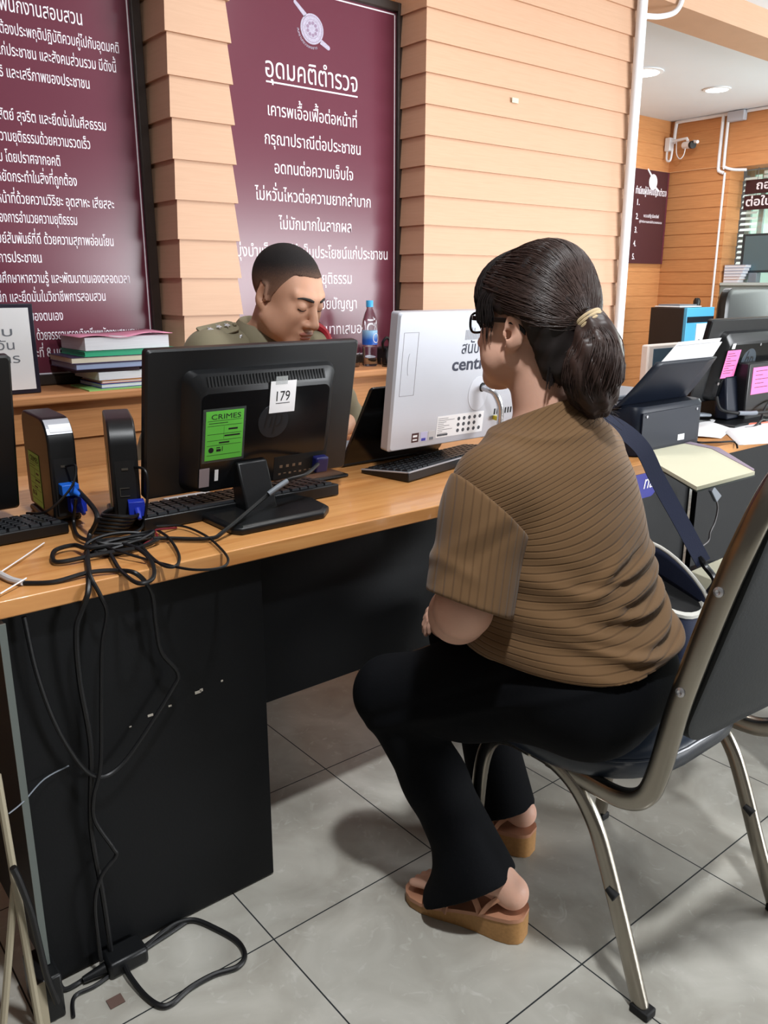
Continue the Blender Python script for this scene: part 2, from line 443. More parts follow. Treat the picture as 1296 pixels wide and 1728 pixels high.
for s, x0, x1, z, sz in [('พนักงานสอบสวน', .854, 1.101, 1.992, .056), ('ต้องประพฤติปฏิบัติควบคู่ไปกับอุดมคติ', .847, 1.215, 1.930, .042),
        ('แก่ประชาชน และสังคมส่วนรวม มีดังนี้', .832, 1.200, 1.871, .042), ('สิทธิ และเสรีภาพของประชาชน', .800, 1.107, 1.810, .042),
        ('ซื่อสัตย์ สุจริต และยึดมั่นในศีลธรรม', .785, 1.150, 1.690, .042), ('ความยุติธรรมด้วยความรวดเร็ว', .800, 1.092, 1.629, .042),
        ('ธรรม โดยปราศจากอคติ', .765, .989, 1.569, .042), ('หยัดกระทำในสิ่งที่ถูกต้อง', .792, 1.037, 1.512, .042),
        ('หน้าที่ด้วยความวิริยะ อุตสาหะ เสียสละ', .785, 1.156, 1.448, .042), ('ของการอำนวยความยุติธรรม', .772, 1.026, 1.391, .042),
        ('ษย์สัมพันธ์ที่ดี ด้วยความสุภาพอ่อนโยน', .770, 1.143, 1.328, .042), ('นการประชาชน', .752, .899, 1.270, .042),
        ('นศึกษาหาความรู้ และพัฒนาตนเองตลอดเวลา', .757, 1.190, 1.207, .042), ('นึก และยึดมั่นในวิชาชีพการสอบสวน', .750, 1.099, 1.148, .042),
        ('ที่ของตนเอง', .830, .949, 1.087, .042), ('ด้วยจรรยาบรรณวิชาชีพพนักงานสอบสวน', .858, 1.209, 1.025, .042), ('ะที่ 8 บทที่', .851, .954, .969, .042)]:
    thai(s, sz*1.06, x1-x0, x0, YT, z, bl_)
br_ = board('maroon notice board with round emblem and centred white lines, left of the wide pier', 1.540, 2.428, 0.877, 2.293, 1.580, 2.388, 0.912, 2.252)
XC = 1.982
for s, wd, z, sz in [('อุดมคติตำรวจ', .424, 1.940, .097), ('เคารพเอื้อเฟื้อต่อหน้าที่', .414, 1.810, .062), ('กรุณาปราณีต่อประชาชน', .450, 1.710, .062),
        ('อดทนต่อความเจ็บใจ', .372, 1.610, .062), ('ไม่หวั่นไหวต่อความยากลำบาก', .552, 1.511, .062), ('ไม่มักมากในลาภผล', .350, 1.409, .062),
        ('มุ่งบำเพ็ญตนให้เป็นประโยชน์แก่ประชาชน', .735, 1.305, .062), ('ดำรงตนในยุติธรรม', .346, 1.205, .062), ('กระทำการด้วยปัญญา', .398, 1.104, .062),
        ('รักษาความไม่ประมาทเสมอชีวิต', .62, 1.001, .062)]:
    thai(s, sz, wd, XC, YT, z, br_, 'CENTER', bold=0.0)
MB().box((1.771, 2.8708, 1.921), (2.194, 2.8722, 1.9265)).build('underline', M_letter, br_)
emblem(br_, 1.981, 2.8722, 2.130, 0.052)
arc = 'สำนักงานตำรวจแห่งชาติ'
for i, ch in enumerate(['ส', 'น', 'ก', 'ง', 'า', 'น', 'ต', 'ร', 'ว', 'จ', 'แ', 'ห', 'ง', 'ช', 'า', 'ต']):
    a = math.radians(188+i*6.6)
    R_ = 0.068
    px_, pz_ = 1.981+R_*math.cos(a), 2.130+R_*math.sin(a)
    text_mesh('emblem_lettering', ch, 0.014, M_lilac, br_, frame_M((px_, 2.8716, pz_), (-math.sin(a), 0, math.cos(a)), (-math.cos(a), 0, -math.sin(a))))
# ------------------------------------------------------------------ materials for furniture and electronics
def desk_wood():
    m = mat('beech_desktop', (205, 146, 88), 0.30, spec=0.5, coat=0.15)
    nt = m.node_tree; N = nt.nodes; L = nt.links; b = N['Principled BSDF']
    tc = N.new('ShaderNodeTexCoord'); mp = N.new('ShaderNodeMapping'); mp.inputs['Scale'].default_value = (1.2, 16, 16)
    L.new(tc.outputs['Object'], mp.inputs['Vector'])
    n = N.new('ShaderNodeTexNoise'); n.inputs['Scale'].default_value = 2.4; n.inputs['Detail'].default_value = 7; n.inputs['Distortion'].default_value = 0.8
    L.new(mp.outputs['Vector'], n.inputs['Vector'])
    cr = N.new('ShaderNodeValToRGB')
    cr.color_ramp.elements[0].position = 0.3; cr.color_ramp.elements[0].color = (*lin((186, 124, 68)), 1)
    cr.color_ramp.elements[1].position = 0.7; cr.color_ramp.elements[1].color = (*lin((214, 156, 96)), 1)
    L.new(n.outputs['Fac'], cr.inputs['Fac']); L.new(cr.outputs['Color'], b.inputs['Base Color'])
    return m
M_desk = desk_wood()
M_blacklam = mat('black_laminate', (12, 13, 15), 0.55, spec=0.25, noise=(6, 0.15, (1, 1, 1)), bump=(260, 0.05, (1, 1, 1)))
M_black = mat('black_plastic', (15, 16, 18), 0.38, noise=(8, 0.08, (1, 1, 1)), bump=(900, 0.06, (1, 1, 1)))
M_blackgloss = mat('black_gloss_plastic', (14, 15, 17), 0.16, noise=(8, 0.05, (1, 1, 1)))
M_dark = mat('dark_slot', (6, 6, 7), 0.7)
M_key = mat('black_keycaps', (30, 32, 36), 0.38)
M_silver = mat('silver_plastic', (182, 184, 192), 0.36, 0.25, noise=(5, 0.02, (1, 1, 1)))
M_chrome = mat('brushed_chrome', (150, 144, 134), 0.24, 1.0, noise=(14, 0.18, (1, 1, 0.3)))
M_rod = mat('satin_rod', (196, 196, 200), 0.25, 0.8)
M_cable = mat('black_cable', (13, 13, 15), 0.45)
M_grey = mat('grey_plastic', (120, 126, 134), 0.45)
M_blue = mat('blue_plug', (28, 50, 168), 0.4)
M_paper = mat('white_paper', (232, 232, 234), 0.75, noise=(9, 0.015, (1, 1, 1)))
M_cream = mat('cream_paper', (212, 208, 182), 0.8, noise=(7, 0.02, (1, 1, 1)))
M_ink = mat('black_ink', (20, 20, 24), 0.6)
M_inkgrey = mat('grey_ink', (108, 112, 120), 0.6)
M_creampole = mat('cream_enamel', (158, 148, 126), 0.5)
M_green = mat('green_sticker', (96, 190, 70), 0.4, noise=(20, 0.05, (1, 1, 1)))
M_tapeclear = mat('clear_tape', (200, 205, 205), 0.15, alpha=0.35)

# ------------------------------------------------------------------ desks
def desk(label, x0, x1, yf, yb, panels):
    t = thing('desk', label, 'desk', ((x0+x1)/2, yf, 0), group='beech topped desks in one row')
    MB().box((x0, yf, 0.711), (x1, yb, 0.740)).build('desktop', M_desk, t, bevel=0.0025)
    for nm, lo, hi in panels:
        MB().box(lo, hi).build(nm, M_blacklam, t, bevel=0.0015)
    return t
dk = desk('beech topped black desk carrying the 179 monitor and tangled cables', -0.55, 1.842, 1.265, 2.13,
     [('front_panel', (0.283, 1.292, 0.004), (0.749, 1.310, 0.711)), ('modesty_panel', (0.749, 1.325, 0.380), (1.80, 1.343, 0.711)),
      ('side_panel', (1.80, 1.31, 0.0), (1.82, 2.09, 0.711)), ('side_panel', (0.271, 1.248, 0.09), (0.281, 2.09, 0.711)), ('shelf_panel', (0.285, 1.312, 0.66), (0.745, 2.05, 0.70))])
MB().box((0.2705, 1.2455, 0.09), (0.2815, 1.2485, 0.711)).build('edge_band', mat('grey_edge_band', (92, 98, 94), 0.5), dk)
MB().box((0.250, 1.215, 0.0), (0.290, 1.30, 0.088)).build('foot', M_black, dk, bevel=0.004)
MB().box((0.2495, 1.2115, 0.0), (0.262, 1.2155, 0.088)).build('foot_band', M_creampole, dk)
M_bare = mat('bare_board', (176, 168, 156), 0.8)
for x, z, w_, h_ in [(.505, .456, .010, .004), (.545, .462, .006, .003), (.598, .470, .012, .005), (.608, .472, .006, .005), (.652, .478, .004, .003), (.47, .448, .004, .002)]:
    MB().box((x, 1.2908, z), (x+w_, 1.2921, z+h_)).build('chipped_spot', M_bare, dk)
desk('beech topped black desk carrying the printer and loose papers', 1.848, 4.20, 1.238, 2.10,
     [('front_panel', (2.25, 1.275, 0.12), (4.1, 1.293, 0.711)), ('side_panel', (1.86, 1.29, 0.0), (1.88, 2.06, 0.711)), ('modesty_panel', (1.88, 1.30, 0.2), (2.25, 1.318, 0.711))])

# ------------------------------------------------------------------ monitors seen from behind
def plane_M(o, x, y):
    x = Vector(x).normalized(); y = Vector(y); y = (y-x*y.dot(x)).normalized()
    return frame_M(o, x, y)
def lbox(mb, u0, v0, u1, v1, d0, d1, M): return mb.box((u0, v0, d0), (u1, v1, d1), M)
def rring(u0, v0, u1, v1, r, d, seg=5):
    return [(x, y, d) for x, y in rrect(u1-u0, v1-v0, r, seg, (u0+u1)/2, (v0+v1)/2)]
def lines(mb, M, u0, u1, v, d, widths, th=0.0011, gap=0.006):
    for k, wd in enumerate(widths):
        lbox(mb, u0, v-k*gap, u0+(u1-u0)*wd, v-k*gap+th, d, d+0.0002, M)
def green_label(parent, M, u0, v0, u1, v1, d, head=True):
    g = MB(); lbox(g, u0, v0, u1, v1, d, d+0.0005, M); s = g.build('sticker', M_green, parent); s['label'] = 'green printed sticker'
    W, H = u1-u0, v1-v0
    text_mesh('sticker_lettering', 'CRIMES', H*0.145, M_ink, s, M @ Matrix.Translation((u0+W*0.53, v1-H*0.165, d+0.0007)), 'CENTER', 0.0001, width=W*0.78)
    q = MB(); e = d+0.0005
    for f in (0.80, 0.70, 0.53, 0.40, 0.30, 0.10): lbox(q, u0+W*.05, v0+H*f, u1-W*.05, v0+H*f+0.0007, e, e+0.0002, M)
    lbox(q, u0+W*.48, v0+H*.42, u0+W*.485, v0+H*.68, e, e+0.0002, M)
    for a, b, c_, h in [(.6, .60, .25, .035), (.5, .47, .42, .03), (.36, .335, .28, .03), (.08, .75, .5, .012), (.3, .17, .12, .05), (.3, .24, .10, .02), (.45, .17, .02, .1)]:
        lbox(q, u0+W*a, v0+H*b, u0+W*(a+c_), v0+H*(b+h), e, e+0.0002, M)
    q.loft([[(u0+W*.16+W*.07*math.cos(2*PI*i/14), v0+H*.21+W*.07*math.sin(2*PI*i/14), z) for i in range(14)] for z in (e, e+0.0002)], M=M)
    q.build('sticker_print', M_ink, s)
    return s

def hp_logo(parent, M, cu, cv, r, d, m):
    k = MB(); seg = 40
    k.loft([[(cu+r*f*math.cos(2*PI*i/seg), cv+r*f*math.sin(2*PI*i/seg), z) for i in range(seg)] for f, z in ((1, d), (0.99, d+0.0012))], M=M)
    lg = k.build('logo', m, parent)
    text_mesh('logo_lettering', 'hp', r*1.75, M_black, lg, M @ Matrix.Translation((cu, cv-r*0.36, d+0.0013)), 'CENTER', 0.0004, width=r*1.25, shear=0.28)
    return lg

def monitor_back(root, M, W, H, deep=0.030, vents=True):
    """case seen from behind; local u right, v up, d out towards the viewer"""
    sh = MB()
    sh.loft([rring(0, 0, W, H, 0.008, -0.018), rring(0, 0, W, H, 0.008, -0.004), rring(0.004, 0.004, W-0.004, H-0.004, 0.008, 0.0)], M=M)
    sh.build('case', M_black, root, smooth=True, angle=35)
    u0, u1 = W*0.145, W*0.878; v0, v1 = 0.008, H*0.86
    b = MB()
    b.loft([rring(u0, v0, u1, v1, 0.022, -0.001), rring(u0+0.010, v0+0.002, u1-0.010, v1-0.004, 0.022, deep*0.55), rring(u0+0.026, v0+0.004, u1-0.026, v1-0.030, 0.020, deep)], M=M)
    hump = b.build('rear_housing', M_black, root, smooth=True, angle=28)
    p = MB()
    p.loft([rring(u0+0.030, v0+0.008, u1-0.030, v1-0.040, 0.014, deep-0.001), rring(u0+0.030, v0+0.008, u1-0.030, v1-0.040, 0.014, deep+0.0015)], M=M)
    p.build('rear_cover', M_blackgloss, root, smooth=True, angle=28)
    s = MB()
    lbox(s, 0.010, 0.010, W-0.010, H-0.010, -0.0195, -0.0178, M)
    s.build('screen', M_blackgloss, root)
    if vents:
        q = MB(); n = 38
        for k in range(n):
            uu = u0+0.045+(u1-u0-0.09)*k/(n-1)
            # slots lie on the slope from (v1-0.004, .55 deep) to (v1-0.03, deep)
            a = (v1-0.009, deep*0.55+0.0045); c_ = (v1-0.027, deep-0.0008)
            w2 = 0.0019
            q.hexa([(uu-w2, c_[0], c_[1]-0.003), (uu+w2, c_[0], c_[1]-0.003), (uu+w2, a[0], a[1]-0.003), (uu-w2, a[0], a[1]-0.003),
                    (uu-w2, c_[0], c_[1]+0.0010), (uu+w2, c_[0], c_[1]+0.0010), (uu+w2, a[0], a[1]+0.0010), (uu-w2, a[0], a[1]+0.0010)], M)
        q.build('vent_slots', M_dark, root)
    return hump, (u0, v0, u1, v1)

# the monitor numbered 179
mon = thing('monitor', 'black monitor seen from behind with green sticker and paper tag reading 179', 'monitor', (0.85, 1.45, 0.74), group=None)
Mm = plane_M((0.621, 1.51, 0.792), (1, 0, 0), (0, -0.06, 0.293))
monitor_back(mon, Mm, 0.487, 0.299)
green_label(mon, Mm, 0.109, 0.080, 0.192, 0.182, 0.0318)
cv = MB(); lbox(cv, 0.103, 0.075, 0.197, 0.187, 0.0315, 0.0317, Mm); cv.build('tape_cover', mat('clear_film', (120, 130, 125), 0.2, alpha=0.25), mon)
tg = MB(); lbox(tg, 0.249, 0.166, 0.310, 0.233, 0.0335, 0.0341, Mm); tgo = tg.build('paper_tag', M_paper, mon); tgo['label'] = 'white paper tag reading 179'
text_mesh('tag_lettering', '179', 0.030, M_ink, tgo, Mm @ Matrix.Translation((0.280, 0.191, 0.0344)), 'CENTER', 0.0001, width=0.032)
ul = MB(); lbox(ul, 0.2635, 0.1855, 0.2965, 0.1868, 0.0342, 0.0345, Mm); ul.build('tag_underline', M_ink, tgo)
tp = MB(); lbox(tp, 0.260, 0.226, 0.288, 0.243, 0.0342, 0.0347, Mm); tp.build('tape', M_tapeclear, tgo)
hp_logo(mon, Mm, 0.262, 0.148, 0.036, 0.0316, mat('logo_disc', (30, 32, 36), 0.3))
gt = MB(); lbox(gt, 0.099, 0.024, 0.121, 0.064, 0.0316, 0.0321, Mm); gt.build('rating_label', mat('grey_label', (140, 128, 132), 0.6), mon)
gt = MB(); lbox(gt, 0.133, 0.034, 0.141, 0.058, 0.0316, 0.0321, Mm); gt.build('white_label', M_paper, mon)
pr = MB(); lbox(pr, 0.272, 0.014, 0.405, 0.066, 0.0312, 0.0323, Mm); pr.build('port_bay', M_dark, mon)
pq = MB()
for k in range(4):
    lbox(pq, 0.286+k*0.016, 0.040, 0.293+k*0.016, 0.046, 0.0323, 0.0328, Mm)
for k in range(7): lbox(pq, 0.284+k*0.013, 0.024+0.002*(k % 2), 0.290+k*0.013, 0.028, 0.0323, 0.0328, Mm)
pq.build('port_markings', mat('port_print', (112, 92, 76), 0.5), mon)
pl = MB(); lbox(pl, 0.368, 0.022, 0.400, 0.058, 0.032, 0.052, Mm); pl.build('video_plug', mat('dark_blue_plug', (24, 26, 78), 0.4), mon, bevel=0.004)
st = MB()
st.hexa([(0.798, 1.420, 0.752), (0.870, 1.420, 0.752), (0.870, 1.470, 0.752), (0.798, 1.470, 0.752), (0.800, 1.458, 0.852), (0.870, 1.458, 0.852), (0.870, 1.498, 0.852), (0.800, 1.498, 0.852)])
st.build('stand_neck', M_black, mon, bevel=0.004)
ba = MB()
ol = [(0.722, 1.352), (0.735, 1.333), (0.925, 1.333), (0.962, 1.368), (0.972, 1.44), (0.94, 1.53), (0.75, 1.545), (0.722, 1.50)]
c0 = Vector((0.845, 1.43))
ba.loft([[(x, y, 0.741) for x, y in ol], [(x, y, 0.752) for x, y in ol], [(c0.x+(x-c0.x)*0.93, c0.y+(y-c0.y)*0.93, 0.758) for x, y in ol]])
ba.build('stand_base', M_black, mon, bevel=0.003)

# monitor cut by the left edge of the view
m2 = thing('monitor', 'black monitor on the far left, cut by the photo edge beside the thin clients', 'monitor', (0.25, 1.70, 0.74))
Mn = plane_M((-0.045, 1.71, 0.766), (1, 0, 0), (0, -0.06, 0.310))
monitor_back(m2, Mn, 0.487, 0.313)
MB().hexa([(0.16, 1.62, 0.752), (0.24, 1.62, 0.752), (0.24, 1.66, 0.752), (0.16, 1.66, 0.752), (0.16, 1.64, 0.87), (0.24, 1.64, 0.87), (0.24, 1.685, 0.87), (0.16, 1.685, 0.87)]).build('stand_neck', M_black, m2, bevel=0.004)
MB().box((0.07, 1.585, 0.741), (0.32, 1.77, 0.755)).build('stand_base', M_black, m2, bevel=0.005)

# ------------------------------------------------------------------ keyboards
def keyboard(label, corners, z0, hb, hf, rows=6, cols=20, body=M_black, rim=None, gap=0.16):
    """corners: front-left, front-right, back-right, back-left at desk level (front = towards the viewer)"""
    fl, fr, br, bl2 = [Vector((*c, 0)) for c in corners]
    cen = (fl+fr+br+bl2)/4
    t = thing('keyboard', label, 'keyboard', (cen.x, cen.y, 0.74))
    b = MB()
    b.hexa([(fl.x, fl.y, z0), (fr.x, fr.y, z0), (br.x, br.y, z0), (bl2.x, bl2.y, z0), (fl.x, fl.y, z0+hf), (fr.x, fr.y, z0+hf), (br.x, br.y, z0+hb), (bl2.x, bl2.y, z0+hb)])
    b.build('body', body, t, bevel=0.003)
    k = MB()
    def P(u, v, d):
        p = (fl*(1-u)+fr*u)*(1-v)+(bl2*(1-u)+br*u)*v
        return (p.x, p.y, z0+hf*(1-v)+hb*v+d)
    for r in range(rows):
        v0 = 0.07+0.86*r/rows; v1 = v0+0.86/rows
        for c in range(cols):
            if c in (14, 17) and cols > 16: pass
            u0 = 0.025+0.95*c/cols+(0.006 if c > 14 else 0); u1 = u0+0.95/cols*(1-gap)
            if r == (rows-1 if hb > hf else 0) and 4 <= c <= 8:
                if c > 4: continue
                u1 = u0+0.95/cols*(5-gap)
            vv1 = v0+(v1-v0)*(1-gap)
            k.hexa([P(u0, v0, 0), P(u1, v0, 0), P(u1, vv1, 0), P(u0, vv1, 0), P(u0+.002, v0+.015, .0045), P(u1-.002, v0+.015, .0045), P(u1-.002, vv1-.01, .0045), P(u0+.002, vv1-.01, .0045)])
    k.build('keycaps', M_key, t)
    if rim:
        r_ = MB()
        d = 0.0008
        r_.hexa([P(0, 0, -.002), P(1, 0, -.002), P(1, .035, -.002), P(0, .035, -.002), P(0, 0, d), P(1, 0, d), P(1, .035, d), P(0, .035, d)])
        r_.hexa([P(0, 0, -.002), P(.012, 0, -.002), P(.012, 1, -.002), P(0, 1, -.002), P(0, 0, d), P(.012, 0, d), P(.012, 1, d), P(0, 1, d)])
        r_.build('rim', rim, t)
    return t
keyboard('black keyboard lying behind the foot of the 179 monitor', [(0.600, 1.470), (1.062, 1.470), (1.055, 1.60), (0.610, 1.60)], 0.7415, 0.020, 0.026, rows=6)
keyboard('black keyboard in the lower left corner under the cut off monitor', [(0.075, 1.545), (0.486, 1.555), (0.470, 1.67), (0.06, 1.66)], 0.7415, 0.019, 0.022, rows=6)
keyboard('black keyboard with silver rim below the white computer', [(1.262, 1.462), (1.70, 1.560), (1.665, 1.692), (1.238, 1.618)], 0.7415, 0.010, 0.024, rows=6, rim=M_silver)

# ------------------------------------------------------------------ thin clients
def client(label, loc, rz, extra):
    t = thing('thin_client', label, 'computer', (*loc, 0.74), rz, 'black thin clients on the desk')
    T = Matrix.Translation((*loc, 0.74)) @ Matrix.Rotation(rz, 4, 'Z')
    prof = [(0.004, 0.012), (0.0, 0.03)]
    prof += [(-0.006+0.052-0.052*math.cos(a), 0.160+0.052*math.sin(a)) for a in np.linspace(0.1, PI/2, 8)]
    prof += [(0.165-0.03+0.03*math.sin(a)+0.03, 0.212-0.03*(1-math.cos(a))) for a in np.linspace(0, PI/2, 6)]
    prof += [(0.200, 0.04), (0.190, 0.012)]
    b = MB()
    n = len(prof)
    b.loft([[(x, y, z) for y, z in prof] for x in (-0.026, 0.026)], M=T)
    b.build('case', M_black, t, bevel=0.004, bseg=3)
    MB().box((-0.034, 0.03, 0.001), (0.034, 0.17, 0.013), T).build('foot', M_black, t, bevel=0.004)
    s = MB(); 
    s.box((-0.019, -0.0045, 0.02), (0.019, 0.002, 0.148), T); s.build('port_panel', M_dark, t, bevel=0.001)
    q = MB(); 
    for z in (0.118,): q.box((-0.006, -0.0060, z), (0.006, -0.004, z+0.004), T)
    q.box((-0.012, -0.0060, 0.082), (0.006, -0.004, 0.0835), T).box((-0.012, -0.0060, 0.066), (0.006, -0.004, 0.0675), T).box((-0.012, -0.0060, 0.066), (-0.0108, -0.004, 0.083), T)
    q.build('ports', mat('port_metal_'+label[:8], (96, 92, 84), 0.35, 0.6), t)
    v = MB()
    v.box((0.000, -0.030, 0.030), (0.030, -0.003, 0.060), T)
    v.cyl((0.016, -0.028, 0.045), (0.018, -0.048, 0.030), 0.007, 0.004, 10, T)
    v.build('video_plug', M_blue, t, bevel=0.004)
    Ms = T @ Matrix(((0, 0, -1, -0.026), (-1, 0, 0, 0), (0, 1, 0, 0), (0, 0, 0, 1)))   # u = -y, v = z, d = -x
    extra(t, T, Ms)
    return t
def ex1(t, T, Ms):
    green_label(t, Ms, -0.162, 0.020, -0.078, 0.130, 0.0006)
    a = MB(); a.box((-0.022, -0.007, 0.150), (0.022, 0.020, 0.205), T)
    a = MB()
    pr = [(-0.006+0.052-0.0535*math.cos(b), 0.160+0.0535*math.sin(b)) for b in np.linspace(0.45, 1.15, 7)]
    a.grid([[(-0.0235, y, z), (0.0235, y, z)] for y, z in pr], T)
    o = a.build('silver_strip', M_silver, t); 
    c_ = MB(); pr2 = [(-0.006+0.052-0.0543*math.cos(b), 0.160+0.0543*math.sin(b)) for b in np.linspace(0.52, 0.85, 5)]
    c_.grid([[(-0.018, y, z), (0.023, y, z)] for y, z in pr2], T); c_.build('serial_sticker', M_paper, o)
    v = MB(); v.box((-0.014, -0.032, 0.066), (0.018, -0.004, 0.088), T); v.cyl((0.004, -0.03, 0.078), (0.012, -0.055, 0.070), 0.008, 0.004, 10, T)
    v.build('video_plug', mat('bright_blue_plug', (30, 104, 214), 0.4), t, bevel=0.004)
def ex2(t, T, Ms):
    g = MB(); lbox(g, -0.150, 0.075, -0.085, 0.140, 0.0004, 0.001, Ms); s = g.build('sticker', mat('yellow_sticker', (176, 158, 76), 0.3, noise=(14, 0.2, (1, 1, 1))), t); s['label'] = 'yellow sticker'
    g = MB(); lbox(g, -0.150, 0.020, -0.085, 0.0745, 0.0004, 0.001, Ms); s = g.build('sticker', mat('teal_sticker', (70, 128, 92), 0.3, noise=(14, 0.2, (1, 1, 1))), t); s['label'] = 'teal sticker'
client('black thin client with a green side sticker and silver strip, by the left monitor', (0.505, 1.615), -0.06, ex1)
client('black thin client with a yellow and teal side sticker, left of the 179 monitor', (0.588, 1.515), -0.32, ex2)

# ------------------------------------------------------------------ laptop, all in one computer
lp = thing('laptop', 'open black laptop seen from behind its lid, left of the white computer', 'laptop', (1.41, 1.80, 0.74))
Ml = plane_M((1.238, 1.702, 0.750), (1, 0, 0), (0, -0.13, 0.215))
b = MB(); b.loft([rring(0, 0, 0.345, 0.243, 0.010, -0.004), rring(0, 0, 0.345, 0.243, 0.010, 0.002), rring(0.003, 0.003, 0.342, 0.240, 0.010, 0.0035)], M=Ml); b.build('lid', M_blackgloss, lp, smooth=True)
b = MB(); lbox(b, 0.008, 0.012, 0.337, 0.236, -0.0055, -0.0038, Ml); b.build('screen', M_dark, lp)
MB().box((1.238, 1.70, 0.7412), (1.583, 1.935, 0.757)).build('base', M_black, lp, bevel=0.004)
k = MB()
for r in range(5):
    for c in range(15): k.box((1.252+c*0.0213, 1.745+r*0.021, 0.757), (1.252+c*0.0213+0.018, 1.745+r*0.021+0.0175, 0.7595))
k.build('keycaps', mat('dark_grey_keys', (88, 88, 96), 0.4), lp)
MB().box((1.242, 1.853, 0.757), (1.579, 1.930, 0.758)).build('palm_rest', M_grey, lp)

ai = thing('desktop_computer', 'white all in one computer seen from behind with black lettering', 'computer', (1.53, 1.46, 0.74))
Ma = plane_M((1.254, 1.5295, 0.805), (1, 0, 0), (0, -0.048, 0.383)) @ Matrix.Scale(0.875, 4)
b = MB(); WA, HA = 0.62, 0.384
b.loft([rring(0, 0, WA, HA, 0.008, -0.034), rring(0, 0, WA, HA, 0.008, -0.030), rring(0, 0, WA, HA, 0.008, -0.006), rring(0.006, 0.004, WA-0.006, HA-0.004, 0.010, 0.0)], M=Ma)
# gentle swell of the back
ai_case = b.build('case', M_silver, ai, smooth=True, angle=30)
b = MB(); lbox(b, 0.004, 0.03, WA-0.004, HA-0.006, -0.0355, -0.0338, Ma); b.build('screen', M_blackgloss, ai)
b = MB()
for a0, b0, a1, b1 in [(.022, .157, .0232, .331), (.074, .157, .0752, .331), (.022, .157, .0752, .1582), (.022, .330, .0752, .331)]: lbox(b, a0, b0, a1, b1, 0.0, 0.0004, Ma)
b.build('drive_bay_line', mat('grey_seam', (120, 116, 120), 0.5), ai)
b = MB(); b.loft([[(0.048+0.0045*math.cos(2*PI*i/16), 0.244+0.030*math.sin(2*PI*i/16), d) for i in range(16)] for d in (0.0, 0.001)], M=Ma); b.build('eject_button', M_silver, ai)
b = MB()
for kx in range(24): lbox(b, 0.252+kx*0.0052, 0.303, 0.2545+kx*0.0052, 0.331, 0.0, 0.0004, Ma)
b.build('vent_slots', mat('grey_slots', (120, 122, 128), 0.5), ai)
M_navy = mat('navy_lettering', (26, 32, 56), 0.5)
text_mesh('lettering', 'สนับสนุนโดย', 0.048, M_navy, ai, Ma @ Matrix.Translation((0.243, 0.264, 0.0004)), 'LEFT', 0.0002, width=0.205, bold=0.0004)
text_mesh('lettering', 'central', 0.052, M_navy, ai, Ma @ Matrix.Translation((0.212, 0.217, 0.0004)), 'LEFT', 0.0002, width=0.168, bold=0.0012)
b = MB(); seg = 32
b.loft([[(0.330+0.040*f*math.cos(2*PI*i/seg), 0.142+0.052*f*math.sin(2*PI*i/seg), d) for i in range(seg)] for f, d in ((1, 0.0), (0.985, 0.0012))], M=Ma); b.build('hinge_cover', mat('silver_cover', (196, 198, 206), 0.4, 0.2), ai)
b = MB(); b.loft([[(0.345+0.012*math.cos(2*PI*i/seg), 0.160+0.014*math.sin(2*PI*i/seg), d) for i in range(seg)] for d in (0.001, 0.0022)], M=Ma); b.build('hinge_hole', M_dark, ai)
b = MB()
path = spline([Ma @ Vector(p) for p in [(0.346, 0.158, -0.01), (0.347, 0.158, 0.022), (0.356, 0.150, 0.044), (0.372, 0.11, 0.058), (0.378, 0.05, 0.062)]]+[Vector((1.588, 1.452, 0.790)), Vector((1.590, 1.448, 0.745))], 6)
b.tube(path, 0.0085, 12); b.build('stand_arm', M_rod, ai, smooth=True)
b = MB(); b.tube(spline([(1.74, 1.66, 0.7455), (1.74, 1.50, 0.7455), (1.70, 1.45, 0.7455), (1.59, 1.448, 0.7455), (1.545, 1.40, 0.7455), (1.60, 1.375, 0.7455), (1.70, 1.38, 0.7455)], 6), 0.0055, 8); b.build('stand_foot', M_rod, ai, smooth=True)
b = MB(); lbox(b, 0.176, 0.022, 0.366, 0.086, 0.0, 0.0006, Ma); rl = b.build('rating_label', M_paper, ai)
b = MB()
lines(b, Ma, 0.180, 0.245, 0.078, 0.0006, [0.6, 1, .5, .35, .7, .4, .9, .3, .6], 0.0012, 0.0056)
for r in range(3):
    for c in range(5):
        if (r, c) != (1, 4): b.loft([[(0.262+c*0.022+0.006*math.cos(2*PI*i/8), 0.072-r*0.018+0.006*math.sin(2*PI*i/8), d) for i in range(8)] for d in (0.0006, 0.0009)], M=Ma)
lbox(b, 0.180, 0.026, 0.222, 0.032, 0.0006, 0.0008, Ma)
b.build('label_print', mat('label_ink', (70, 72, 78), 0.6), rl)
for u, m_, m3 in ((0.083, mat('black_red_badge', (60, 22, 24), 0.4), M_paper), (0.116, mat('lilac_badge', (186, 184, 214), 0.4), mat('blue_badge', (50, 54, 160), 0.4)), (0.146, mat('pale_badge', (190, 188, 190), 0.4), M_inkgrey)):
    b = MB(); lbox(b, u, 0.019, u+0.026, 0.046, 0.0, 0.0006, Ma); s = b.build('badge', m_, ai)
    b = MB(); lbox(b, u+0.004, 0.024 if u < 0.1 else 0.020, u+0.020, 0.028, 0.0006, 0.0009, Ma)
    if u < 0.1: lbox(b, u+0.004, 0.034, u+0.020, 0.040, 0.0006, 0.0009, Ma)
    b.build('badge_print', m3, s)
# ports on the lower right of the case with a yellow plug
b = MB()
for kx in range(7): lbox(b, 0.41+kx*0.012, 0.070, 0.416+kx*0.012, 0.088, 0.0, 0.0006, Ma)
b.build('port_row', M_dark, ai)
b = MB(); lbox(b, 0.405, 0.055, 0.418, 0.068, 0.002, 0.022, Ma); b.build('yellow_plug', mat('yellow_plastic', (222, 204, 50), 0.4), ai, bevel=0.002)
